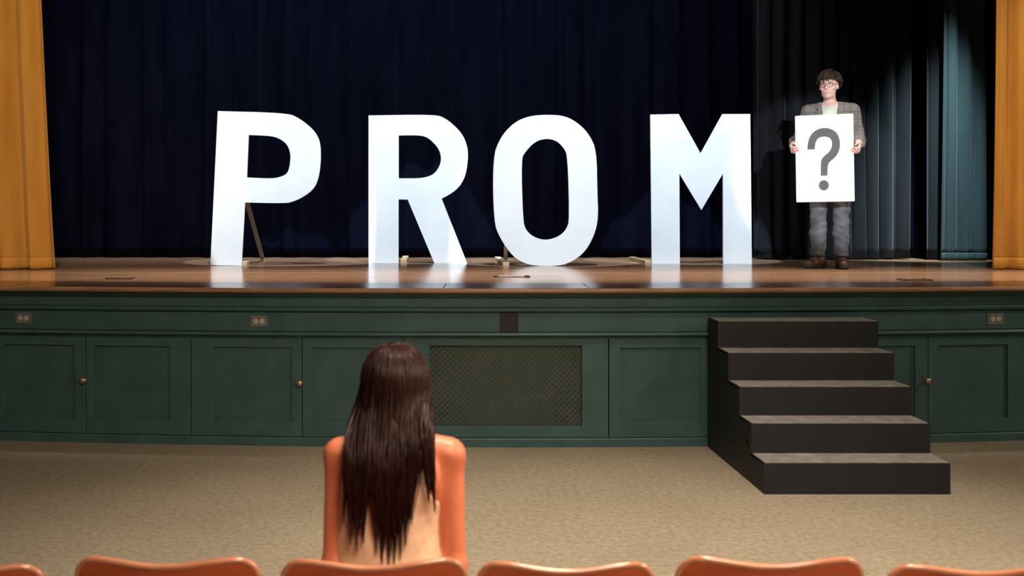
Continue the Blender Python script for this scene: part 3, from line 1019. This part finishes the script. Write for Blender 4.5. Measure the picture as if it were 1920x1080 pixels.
def make_boy():
    h = .0055
    f = Field((-.42, -.36, -.01), (.42, .22, 1.76), h)
    # trunk
    f.ell((0, .0, .97), (.155, .105, .12), k=.03)
    f.ell((0, .0, 1.10), (.140, .095, .14), k=.05)
    f.ell((0, .0, 1.27), (.165, .110, .16), k=.05)
    for s in (-1, 1):
        f.cap((0, .01, 1.405), (s * .165, .005, 1.385), .062, .055, k=.04)
    f.cap((0, .018, 1.40), (HEADL[0], .012, 1.55), .056, .050, k=.02)
    head_prims(f, HEADL, HEADR, 1.0)
    # legs
    for x, s in ((-.100, -1), (.088, 1)):
        f.cap((x * .9, 0, .93), (x, -.015, .51), .085, .057, k=.03)
        f.cap((x, -.015, .51), (x, .012, .09), .055, .038, k=.02)
        f.cap((x, .02, .06), (x + (-.055 if s < 0 else .012), -.075, .045), .033, .026, k=.02)
    # arms
    #   image-right arm (his left)
    f.cap((.178, .005, 1.375), (.222, .025, 1.12), .050, .040, k=.03)
    f.cap((.222, .025, 1.12), (.225, -.190, 1.075), .040, .027, k=.02)
    #   image-left arm (his right)
    f.cap((-.178, .005, 1.375), (-.255, .02, 1.12), .050, .040, k=.03)
    f.cap((-.255, .02, 1.12), (-.316, -.185, 1.075), .040, .027, k=.02)
    # hands: palm beside the board edge, fingers closing round the back, thumb in front
    hand(f, (.226, -.185, 1.070), (.02, -.55, -.38), (-1, -.25, 0), (-.25, -.6, .8), (.75, .75, .45), .92, thumb_curl=.55)
    hand(f, (-.318, -.180, 1.070), (-.01, -.60, -.30), (1, -.25, 0), (.25, -.6, .8), (.75, .75, .45), .92, thumb_curl=.55)
    f.build('body', M['skin_m'], boy)

    # t-shirt
    t = Field((-.24, -.17, .86), (.24, .17, 1.47), .007)
    t.ell((0, .0, .97), (.162, .112, .12), k=.03)
    t.ell((0, .0, 1.10), (.148, .103, .14), k=.05)
    t.ell((0, .0, 1.27), (.172, .118, .16), k=.05)
    for s in (-1, 1): t.cap((0, .01, 1.405), (s * .12, .005, 1.385), .066, .05, k=.04)
    # round neck line
    t.clip(lambda X, Y, Z: -(np.sqrt((X / .074) ** 2 + ((Y + .03) / .085) ** 2 + ((Z - 1.475) / .062) ** 2) - 1) * .07)
    t.clip(lambda X, Y, Z: .90 - Z)
    t.build('t_shirt', M['tshirt'], boy)

    # jacket
    j = Field((-.40, -.30, .80), (.38, .21, 1.50), .006)
    j.ell((0, .005, .93), (.182, .128, .16), k=.03)
    j.ell((0, .005, 1.10), (.166, .118, .16), k=.05)
    j.ell((0, .005, 1.27), (.186, .130, .165), k=.05)
    for s in (-1, 1):
        j.cap((0, .012, 1.402), (s * .178, .006, 1.378), .074, .062, k=.04)
    for sx in ((.185, .232), (-.185, -.263)):
        j.cap((sx[0], .006, 1.372), (sx[1], .028, 1.12), .062, .056, k=.03)
        e1 = (sx[1] * 1.0 + (.0 if sx[1] > 0 else -.03), -.085, 1.10)
        j.cap((sx[1], .028, 1.12), e1, .056, .046, k=.02)
        for q in (.25, .5, .75, .98):   # pushed-up folds of the sleeve
            p = np.array((sx[1], .028, 1.12)) * (1 - q) + np.array(e1) * q
            j.cap(p + np.array((-.02, 0, .022)), p + np.array((.02, -.006, -.02)), .036, .036, k=.012)
        for q in (.80, .92):
            p = np.array((sx[0], .006, 1.372)) * (1 - q) + np.array((sx[1], .028, 1.12)) * q
            j.ell(p, (.060, .060, .012), rot=(0, .3, 0), k=.015)
    # open front, wider at the lapel notch, neck hole
    def opening(X, Y, Z):
        w = np.interp(Z, [.80, 1.10, 1.36, 1.45, 1.52], [.075, .058, .062, .070, .080])
        return np.minimum(w - np.abs(X + .004), .03 - Y * .9 - .03)   # positive inside the slot (front only)
    j.clip(lambda X, Y, Z: np.minimum(np.interp(Z, [.80, 1.10, 1.36, 1.45, 1.52], [.075, .058, .062, .070, .080]) - np.abs(X + .004), -Y - .01))
    j.clip(lambda X, Y, Z: -(np.sqrt((X / .078) ** 2 + ((Y + .01) / .080) ** 2 + ((Z - 1.50) / .10) ** 2) - 1) * .07)
    j.clip(lambda X, Y, Z: .82 - Z)
    rs = np.random.RandomState(4)
    j.offset(lambda X, Y, Z: .0022 * np.sin(31 * Z + 9 * X) * np.sin(23 * X - 12 * Z + 7 * Y) + .0015 * np.sin(60 * Z + 40 * Y))
    jk = j.build('jacket', M['tweed'], boy)
    # lapels: two flat folded flaps lying on the jacket front
    for s in (-1, 1):
        c = -.004
        pts = [(c + s * .058, 1.10), (c + s * .060, 1.36), (c + s * .072, 1.455), (c + s * .098, 1.450), (c + s * .118, 1.405), (c + s * .098, 1.385), (c + s * .120, 1.372), (c + s * .100, 1.25)]
        bm = bmesh.new()
        prism(bm, pts, [], -.006, .006)
        for v in bm.verts:
            z = v.co.z; x = v.co.x
            r = math.sqrt(max(0, 1 - min(1, (x / .205)) ** 2))
            yb = -.137 * r if z < 1.33 else -(.137 - (z - 1.33) * .62) * r
            v.co.y += yb + .004
        from_bm('lapel', bm, M['tweed'], jk)
    # jeans
    p = Field((-.22, -.14, .05), (.22, .16, 1.08), .006)
    p.ell((0, .0, .965), (.165, .115, .11), k=.03)
    for x, s in ((-.100, -1), (.088, 1)):
        p.cap((x * .9, 0, .93), (x, -.012, .52), .096, .070, k=.03)
        p.cap((x, -.012, .52), (x, .006, .30), .069, .070, k=.02)
        p.cap((x, .006, .30), (x, .012, .15), .070, .062, k=.02)
        p.cap((x, .012, .15), (x, .010, .115), .060, .062, k=.01)
    def wr(X, Y, Z):
        sd = np.where(X < -.005, 1.0, -1.0)
        ph = np.where(X < -.005, 0.0, 1.9)
        k_ = np.clip((.75 - Z) / .2, 0, 1)
        return k_ * .7 * (.0050 * np.sin(52 * Z + sd * 26 * X + ph + 3 * Y + 1.6 * np.sin(11 * Z)) + .0032 * np.sin(88 * Z - sd * 50 * X + 2 * ph + 1.2 * np.sin(17 * Z + 9 * X)) + .0025 * np.sin(140 * Z + 8 * X) * np.clip((.2 - Z) / .1, 0, 1))
    p.offset(wr)
    p.clip(lambda X, Y, Z: .105 - Z)
    p.build('jeans', M['jeans'], boy, 2)
    # boots
    for x, s, yaw in ((-.100, -1, .55), (.088, 1, -.12)):
        b = Field((-.085, -.24, -.004), (.085, .12, .20), .0045)
        b.cap((0, .025, .16), (0, .030, .06), .050, .046, k=.01)
        b.cap((0, .045, .050), (0, -.06, .052), .044, .046, k=.02)
        b.cap((0, -.06, .048), (0, -.155, .036), .044, .036, k=.025)
        b.clip(lambda X, Y, Z: .020 - Z); b.clip(lambda X, Y, Z: Z - .175)
        bo = b.build('boot', M['boot'], boy)
        bo.location = (x, -.01, 0); bo.rotation_euler = (0, 0, -yaw)
        sl = Field((-.085, -.24, -.004), (.085, .12, .05), .0045)
        sl.cap((0, .050, .012), (0, -.06, .012), .047, .049, k=.02); sl.cap((0, -.06, .012), (0, -.158, .012), .048, .038, k=.02)
        sl.clip(lambda X, Y, Z: Z - .024); sl.clip(lambda X, Y, Z: .001 - Z)
        sl.build('sole', M['sole'], bo)
        bm = bmesh.new()
        for q in range(4):
            yy = -.03 - q * .022; zz = .105 - q * .010
            tube(bm, [(-.022, yy, zz), (0, yy - .004, zz + .006), (.022, yy, zz)], .0025, 6)
        from_bm('laces', bm, M['sole'], bo)

    # face: eyes, lips, brows in the head frame
    fe = empty('face_anchor'); bpy.data.objects.remove(fe)
    HM = Matrix.Translation(HEADL) @ Euler(HEADR).to_matrix().to_4x4()
    for s in (-1, 1):
        bm = bmesh.new(); bmesh.ops.create_uvsphere(bm, u_segments=14, v_segments=10, radius=1)
        bmesh.ops.transform(bm, matrix=HM @ Matrix.Translation((s * .030, -.0775, .0035)) @ Matrix.Diagonal((.0105, .0065, .0048, 1)), verts=bm.verts)
        ew = from_bm('eye', bm, M['eyewhite'], boy, True)
        bm = bmesh.new(); bmesh.ops.create_uvsphere(bm, u_segments=12, v_segments=8, radius=1)
        bmesh.ops.transform(bm, matrix=HM @ Matrix.Translation((s * .030 - .001, -.0825, .0038)) @ Matrix.Diagonal((.0046, .0025, .0046, 1)), verts=bm.verts)
        from_bm('iris', bm, M['eye'], ew, True)
        bm = bmesh.new()
        tube(bm, [HM @ Vector((s * .014, -.0935, .0215)), HM @ Vector((s * .030, -.0895, .0265)), HM @ Vector((s * .049, -.0775, .0225))], [.0030, .0035, .0018], 6)
        from_bm('eyebrow', bm, M['hair_m'], boy, True)
    bm = bmesh.new()
    tube(bm, [HM @ Vector((x, -.0882 + x * x * 12, -.0588 + abs(x) * .16)) for x in (-.027, -.014, 0, .014, .027)], [.0010, .0024, .0027, .0024, .0010], 8)
    tube(bm, [HM @ Vector((x, -.0876 + x * x * 12, -.0650 + abs(x) * .28)) for x in (-.023, -.012, 0, .012, .023)], [.0010, .0027, .0033, .0027, .0010], 8)
    from_bm('lips', bm, M['lip'], boy, True)
    # glasses
    gl = empty('glasses'); gl.parent = boy
    bm = bmesh.new()
    for s in (-1, 1):
        ring = []
        for i in range(21):
            a = 2 * math.pi * i / 20
            ca, sa = math.cos(a), math.sin(a)
            px_ = s * .031 + .0225 * math.copysign(abs(ca) ** .6, ca); pz = .0015 + .0145 * math.copysign(abs(sa) ** .6, sa)
            ring.append(HM @ Vector((px_, -.106 + (px_ * 1.0) ** 2 * 5.5, pz)))
        tube(bm, ring, .0018, 6, cap=False)
    tube(bm, [HM @ Vector((-.009, -.106, .006)), HM @ Vector((0, -.109, .008)), HM @ Vector((.009, -.106, .006))], .0017, 6)
    from_bm('rim', bm, M['glasses'], gl, True)
    for s in (-1, 1):
        bm = bmesh.new()
        tube(bm, [HM @ Vector((s * .0530, -.091, .009)), HM @ Vector((s * .070, -.072, .010)), HM @ Vector((s * .081, .0, .012)), HM @ Vector((s * .081, .018, -.006))], .0017, 6)
        from_bm('temple', bm, M['glasses'], gl, True)

    # hair: cap plus short tousled locks
    hcap = Field((-.13, -.16, 1.54), (.11, .14, 1.76), .0055)
    hcap.frame(HEADL, HEADR)
    hcap.ell((0, .016, .036), (.083, .100, .094), k=.01)
    hcap.frame()
    Rm = np.array(Euler(HEADR).to_matrix())
    def cut(X, Y, Z):
        x = X - HEADL[0]; y = Y - HEADL[1]; z = Z - HEADL[2]
        lx = Rm[0, 0] * x + Rm[1, 0] * y + Rm[2, 0] * z
        ly = Rm[0, 1] * x + Rm[1, 1] * y + Rm[2, 1] * z
        lz = Rm[0, 2] * x + Rm[1, 2] * y + Rm[2, 2] * z
        line = np.interp(ly, [-.10, -.06, -.02, .02, .05, .10], [.062, .056, .030, .018, -.02, -.060])
        return line - lz
    hcap.clip(cut)
    V0, Q0 = hcap.mesh()
    rnd = np.random.RandomState(7)
    paths, rad = [], []
    Rn = np.array(Euler(HEADR).to_matrix()); T = np.array(HEADL)
    for i in range(520):
        az = rnd.uniform(-math.pi, math.pi)                 # 0 = front (-y)
        el = math.asin(rnd.uniform(.46 if abs(az) < 1.0 else (.18 if abs(az) < 1.9 else -.35), 1.0))
        dirv = np.array([math.sin(az) * math.cos(el), -math.cos(az) * math.cos(el), math.sin(el)])
        p = np.array([0, .016, .036]) + dirv * np.array([.081, .098, .090])
        # combed from the crown forward and to the side
        crown = np.array([.02, .05, .12])
        fl = p - crown; fl -= dirv * fl.dot(dirv); fl /= np.linalg.norm(fl) + 1e-6
        fl = fl + np.array([-.35, 0, 0]) * max(0, -p[1]) * 6
        L = rnd.uniform(.032, .056) * (1 if abs(az) < 1.0 or el > .75 else .6)
        curl = rnd.uniform(-1, 1, 3)
        pts = []
        for k in range(6):
            u = k / 5
            lift = .006 + .016 * math.sin(u * 2.2) * rnd.uniform(.5, 1.1)
            q = p + fl * L * u + dirv * lift - np.array([0, 0, 1]) * (u ** 2) * .014 + curl * .007 * math.sin(u * 3)
            # keep outside of the skull
            e_ = (q - np.array([0, .016, .036])) / np.array([.084, .101, .094]); r_ = np.linalg.norm(e_)
            if r_ < 1: q = np.array([0, .016, .036]) + e_ / r_ * np.array([.084, .101, .094])
            pts.append(Rn @ q + T)
        paths.append(np.array(pts)); rad.append(rnd.uniform(.0035, .0065))
    merge_mesh('hair', [(V0, Q0), strands(paths, rad, .7)], M['hair_m'], boy)


make_boy()

# the board, held at chest height
bw, bh = .472, .747
bc = Vector((-.050, -.262, 1.07 - .115))
board = empty('question_board')
RB = Matrix.Rotation(YAW, 4, 'Z')
board.location = Vector((BX, BY, ZS)) + RB.to_3x3() @ bc
board.rotation_euler = (0, math.radians(-.9), YAW)
tag(board, 'white foam board with a grey question mark held by the standing person', 'sign board')
bm = bmesh.new()
rc = .008
pts = []
for (sx, sz, a0) in ((1, 1, 0), (-1, 1, 90), (-1, -1, 180), (1, -1, 270)):
    for k in range(4):
        a = math.radians(a0 + 30 * k)
        pts.append((sx * (bw / 2 - rc) + rc * math.cos(a), sz * (bh / 2 - rc) + rc * math.sin(a)))
prism(bm, pts, [], -.0045, .0045)
from_bm('panel', bm, M['board'], board)


def bpt(cx_, cy_):     # crop px of the enlarged photo -> board plane
    px_, py_ = 1440 + cx_ * .389, 100 + cy_ * .389
    return ((px_ - 1545.8) / 108.5 * bw, -(py_ - 297.2) / 161.5 * bh)


qm = [(190, 463, 1), (193, 430, 0), (203, 400, 0), (222, 378, 0), (245, 366, 0), (272, 362, 0), (300, 366, 0), (325, 380, 0), (340, 402, 0), (347, 432, 0), (345, 462, 0), (335, 488, 0), (318, 508, 0), (295, 525, 0), (286, 540, 0), (284, 590, 1), (252, 590, 1), (253, 530, 0), (258, 510, 0), (272, 495, 0), (292, 480, 0), (305, 462, 0), (310, 440, 0), (306, 420, 0), (295, 408, 0), (275, 403, 0), (252, 405, 0), (238, 415, 0), (229, 432, 0), (225, 463, 1)]
bm = bmesh.new()
prism(bm, smooth_poly([bpt(a, b) for a, b, c in qm], [c for a, b, c in qm], 2), [], -.0060, -.0046)
from_bm('question_mark', bm, M['ink'], board)
bm = bmesh.new()
dc = bpt(266, 636)
prism(bm, [(dc[0] + .0405 * math.cos(2 * math.pi * k / 32), dc[1] + .0435 * math.sin(2 * math.pi * k / 32)) for k in range(32)], [], -.0060, -.0046)
from_bm('question_mark_dot', bm, M['ink'], board)

# ------------------------------------------------------------------ auditorium chairs
DC = 2.85


def make_chair():
    e = empty('auditorium_chair', (0, 0, 0))
    w = .232
    # moulded plywood back: concave across, slightly dished top edge, rounded corners
    nx, nz = 24, 14
    zt, zb_ = .640, .40

    def pt(u, t, off):
        # u -1..1 across, t 0..1 up
        au = abs(u)
        zc = zt - .016 * math.cos(u * math.pi * .62) ** 2
        r = .055
        xw = w * u
        d = max(0, abs(xw) - (w - r)) / r
        top = zc - r * (1 - math.sqrt(max(0, 1 - min(d, 1) ** 2)))
        bot = zb_ + r * .6 * (1 - math.sqrt(max(0, 1 - min(d, 1) ** 2)))
        z = bot + (top - bot) * t
        y = .030 * (1 - u * u) * -1 + (-.06 * (z - zb_) / .24) + .035
        return Vector((xw, y + off, z))
    us = [math.sin(math.pi / 2 * (2 * i / nx - 1)) for i in range(nx + 1)]
    for nm, t0, t1, th, mat, par in (('backrest', 0, 1, .013, 'orange_wood', e),):
        v, f = [], []
        for off in (-th / 2, th / 2):
            for j in range(nz + 1):
                for u in us:
                    v.append(pt(u, j / nz, off))
        n1 = (nx + 1) * (nz + 1)
        for j in range(nz):
            for i in range(nx):
                a = j * (nx + 1) + i
                f.append((a, a + 1, a + nx + 2, a + nx + 1)); f.append((n1 + a, n1 + a + nx + 1, n1 + a + nx + 2, n1 + a + 1))
        for i in range(nx):
            a = i; f.append((a, n1 + a, n1 + a + 1, a + 1))
            a = nz * (nx + 1) + i; f.append((a, a + 1, n1 + a + 1, n1 + a))
        for j in range(nz):
            a = j * (nx + 1); f.append((a, a + nx + 1, n1 + a + nx + 1, n1 + a))
            a = a + nx; f.append((a, n1 + a, n1 + a + nx + 1, a + nx + 1))
        me = bpy.data.meshes.new(nm)
        bm = bmesh.new(); 
        bv = [bm.verts.new(p) for p in v]
        for q in f:
            try: bm.faces.new([bv[i] for i in q])
            except ValueError: pass
        bmesh.ops.remove_doubles(bm, verts=bm.verts, dist=.0004)
        bk = from_bm(nm, bm, M[mat], par, True)
        bk.modifiers.new('es', 'EDGE_SPLIT').split_angle = math.radians(50)
    # rounded edge along the top of the back, painted paler as its highlight
    bm = bmesh.new()
    tube(bm, [pt(u, 1, 0) for u in us], .0082, 8)
    ed = from_bm('top_edge', bm, M['edge_highlight'], bk, True)
    for s in (-1, 1):
        for z in (.46, .53):
            bm = bmesh.new()
            bmesh.ops.create_uvsphere(bm, u_segments=8, v_segments=6, radius=.006, matrix=Matrix.Translation((s * .18, pt(s * .78, .5, -.0075).y - (z - .5) * .25, z)))
            from_bm('bolt', bm, M['iron'], bk, True)
    # seat
    sb = bmesh.new()
    v, f = [], []
    for off in (0, -.016):
        for j in range(11):
            for i in range(13):
                u = i / 12 * 2 - 1; t = j / 10
                r_ = .20 * (1 - .12 * t)
                v.append(Vector((u * r_, .10 + .40 * t, .385 + off - .014 * (1 - u * u) * math.sin(t * math.pi) - .02 * max(0, t - .8) / .2)))
    n1 = 143
    for j in range(10):
        for i in range(12):
            a = j * 13 + i
            f.append((a, a + 1, a + 14, a + 13)); f.append((n1 + a, n1 + a + 13, n1 + a + 14, n1 + a + 1))
    for i in range(12):
        f.append((i, n1 + i, n1 + i + 1, i + 1)); a = 130 + i; f.append((a, a + 1, n1 + a + 1, n1 + a))
    for j in range(10):
        a = j * 13; f.append((a, a + 13, n1 + a + 13, n1 + a)); a += 12; f.append((a, n1 + a, n1 + a + 13, a + 13))
    sb.free()
    pydata('seat', v, f, M['orange_wood'], e, True)
    for s in (-1, 1):
        bm = bmesh.new()
        X = s * .222
        tube(bm, [(X, .02, .54), (X, .05, .42), (X, .10, .34), (X, .13, .20), (X, .12, .015)], [.012, .015, .018, .016, .020], 8)
        tube(bm, [(X, .10, .345), (X, .30, .350), (X, .42, .352)], [.013, .012, .010], 8)
        tube(bm, [(X - s * .01, .30, .350), (X - s * .03, .30, .360)], .010, 8)
        box(bm, X - .022, X + .022, .04, .22, .0, .018, .004)
        from_bm('leg', bm, M['iron'], e, True)
    return e


CH = [(-85, 1062, 'orange plywood auditorium chair cut off at the left edge'),
      (318, 1047, 'orange plywood auditorium chair left of the seated person'),
      (702, 1050, 'orange plywood auditorium chair the long-haired person sits on'),
      (1059, 1056, 'orange plywood auditorium chair first to the right of the seated person'),
      (1440, 1047, 'orange plywood auditorium chair below the left side of the steps'),
      (1830, 1061, 'orange plywood auditorium chair at the right edge')]
proto = make_chair()
for i, (cx_, ty, lab) in enumerate(CH):
    if i == 0: o = proto
    else:
        o = proto.copy(); COL.objects.link(o)
        for chd in proto.children:
            c = chd.copy(); COL.objects.link(c); c.parent = o
            for g2 in chd.children:
                d = g2.copy(); COL.objects.link(d); d.parent = c
    D = DC
    zt = PZ(ty, D - .055) - .008
    o.location = (PX(cx_, D), D, 0)
    o.scale = (1 if i != 3 else .95, 1, zt / .640)
    o.rotation_euler = (0, 0, random.Random(i).uniform(-.03, .03))
    tag(o, lab, 'chair', 'row of auditorium chairs')

# ------------------------------------------------------------------ seated person seen from behind
GX, GY = -.101, 3.16
girl = empty('person', (GX, GY, 0))
tag(girl, 'seated person with long auburn hair and cream sleeveless top, seen from behind', 'person')
GH = (.0, .102, .998)


def make_girl():
    h = .0055
    f = Field((-.26, -.16, .0), (.26, .75, 1.14), h)
    f.ell((0, .03, .475), (.165, .120, .09), k=.03)
    f.ell((0, .03, .58), (.122, .085, .12), k=.05)
    f.ell((0, .045, .725), (.138, .090, .13), k=.05)
    for s in (-1, 1):
        f.cap((s * .03, .065, .850), (s * .150, .060, .818), .046, .046, k=.035)
        f.ell((s * .075, -.012, .755), (.050, .022, .065), rot=(-.1, s * .25, 0), k=.03)    # shoulder blades
    f.cap((0, .065, .83), (0, .085, .94), .050, .046, k=.03)
    head_prims(f, GH, (math.radians(6), 0, math.pi), .96)
    for s in (-1, 1):
        # arms down, forearms forward on the thighs
        f.cap((s * .158, .058, .812), (s * .172, .015, .510), .042, .031, k=.03)
        f.cap((s * .172, .015, .510), (s * .125, .250, .542), .035, .024, k=.02)
        hand(f, (s * .125, .245, .540), (-s * .15, 1, -.02), (0, .1, -1), (-s * 1, 0, 0), (.18, .25, .2), .88)
        # legs
        f.cap((s * .085, .03, .468), (s * .105, .43, .460), .078, .056, k=.03)
        f.cap((s * .105, .43, .455), (s * .105, .44, .085), .054, .034, k=.02)
        f.cap((s * .105, .445, .055), (s * .115, .60, .030), .034, .026, k=.02)
    f.build('body', M['skin_f'], girl)

    # racer-back top
    t = Field((-.20, -.15, .40), (.20, .19, .90), .005)
    t.ell((0, .03, .475), (.168, .126, .09), k=.03)
    t.ell((-.020, .03, .58), (.154, .100, .14), k=.05)
    t.ell((-.012, .045, .715), (.156, .100, .13), k=.05)
    for s in (-1, 1):
        t.cap((s * .03, .065, .850), (s * .150, .060, .818), .051, .051, k=.035)
        t.ell((s * .075, -.012, .755), (.055, .028, .068), rot=(-.1, s * .25, 0), k=.03)
    t.clip(lambda X, Y, Z: np.where(X > 0, X - np.interp(Z, [.40, .655, .680, .70, .74, .79, .84, .90], [.25, .25, .150, .118, .092, .095, .115, .122]),
                                    -X - np.interp(Z, [.40, .745, .770, .80, .84, .90], [.25, .25, .145, .120, .120, .128])))
    t.clip(lambda X, Y, Z: -(np.sqrt((X / .078) ** 2 + ((Z - .925) / .11) ** 2) - 1) * .08)
    t.clip(lambda X, Y, Z: .43 - Z)
    t.offset(lambda X, Y, Z: .002 * np.sin(40 * Z + 18 * X) * np.sin(26 * X + 9 * Z))
    t.build('sleeveless_top', M['top'], girl)
    # shorts
    p = Field((-.22, -.14, .36), (.22, .40, .60), .007)
    p.ell((0, .03, .475), (.174, .130, .085), k=.03)
    for s in (-1, 1): p.cap((s * .085, .03, .468), (s * .098, .30, .462), .088, .076, k=.03)
    p.clip(lambda X, Y, Z: Y - .29)
    p.build('shorts', M['skirt'], girl)
    for s in (-1, 1):
        b = Field((-.06, -.08, -.004), (.06, .20, .10), .005)
        b.cap((0, 0, .045), (0, .02, .045), .040, .042, k=.01); b.cap((0, .02, .04), (.008 * s, .15, .028), .042, .032, k=.02)
        b.clip(lambda X, Y, Z: .002 - Z); b.clip(lambda X, Y, Z: Z - .075)
        sh = b.build('shoe', M['sole'], girl); sh.location = (s * .105, .445, 0)

    # hair
    cap_ = Field((-.16, -.16, .70), (.16, .20, 1.15), .006)
    cap_.ell((0, .090, 1.020), (.083, .100, .100), k=.01)
    cap_.ell((0, .050, .930), (.092, .075, .13), k=.04)
    cap_.ell((-.008, -.010, .82), (.100, .055, .12), k=.05)
    cap_.clip(lambda X, Y, Z: Y - np.interp(Z, [.70, .86, .95, 1.05, 1.15], [.05, .06, .07, .10, .13]))
    V0, Q0 = cap_.mesh()
    rnd = np.random.RandomState(11)
    paths, rad = [], []
    C = np.array([0, .090, 1.018])
    # clumps make the ragged ends
    clumps = [(-.138, .665), (-.118, .605), (-.100, .585), (-.082, .610), (-.046, .580), (-.030, .558), (-.012, .545), (.004, .548), (.020, .562), (.034, .605), (.050, .665), (.098, .725), (.114, .695)]
    N = 1150
    for i in range(N):
        az = (rnd.rand() * 2 - 1) * 1.95 if i % 5 else (rnd.rand() * 2 - 1) * 2.4    # 0 = back (towards -y)
        az = float(np.clip(az, -2.1, 2.1))
        layer = rnd.rand()
        pr = np.array([rnd.normal(0, .006), .045 + .085 * rnd.rand() - .06 * (1 - abs(az) / 2.1), 0])   # along the parting
        xt = math.sin(np.clip(az * .82, -1.5, 1.5)) * .120 - .010
        # target clump
        dists = [abs(xt + rnd.normal(0, .010) - c[0]) for c in clumps]
        cl = clumps[int(np.argmin(dists))]
        zend = cl[1] + rnd.uniform(-.015, .06) + (.05 * rnd.rand() ** 3)
        rx, ry, rz = .088 + .010 * layer, .104 + .010 * layer, .103 + .010 * layer
        pts = []
        ns = 17
        for k in range(ns):
            u = k / (ns - 1)
            if u < .38:
                th = (u / .38) * 1.68                       # from crown to below the ear
                q = C + np.array([math.sin(az) * math.sin(th) * rx, -math.cos(az) * math.sin(th) * ry, math.cos(th) * rz])
                q = q + pr * (1 - u / .38) ** 2 * np.array([1, .35, 0])
                last = q
            else:
                w = (u - .38) / .62
                z = last[2] + (zend - last[2]) * w
                # the fall widens over the shoulders, then gathers into its clump
                xw = last[0] + (xt - last[0]) * min(1, w * 2.4) ** .8
                g_ = max(0, (w - .35) / .65) ** 1.3
                xx = xw * (1 - g_) + cl[0] * g_ + .0
                yb = -.076 - .012 * layer - .010 * math.exp(-((z - .80) / .09) ** 2)
                ys = last[1] + (yb - last[1]) * min(1, w * 1.9) ** 1.2
                q = np.array([xx, ys, z])
                q[1] += .02 * (abs(xx) / .13) ** 2 * (1 - .3 * w)
            pts.append(q + rnd.normal(0, .0010, 3) + np.array([.0018 * math.sin(9 * u + i), 0, 0]))
        paths.append(np.array(pts)); rad.append(rnd.uniform(.0026, .0052))
    merge_mesh('hair', [(V0, Q0), strands(paths, rad, .55)], M['hair_f'], girl)


make_girl()
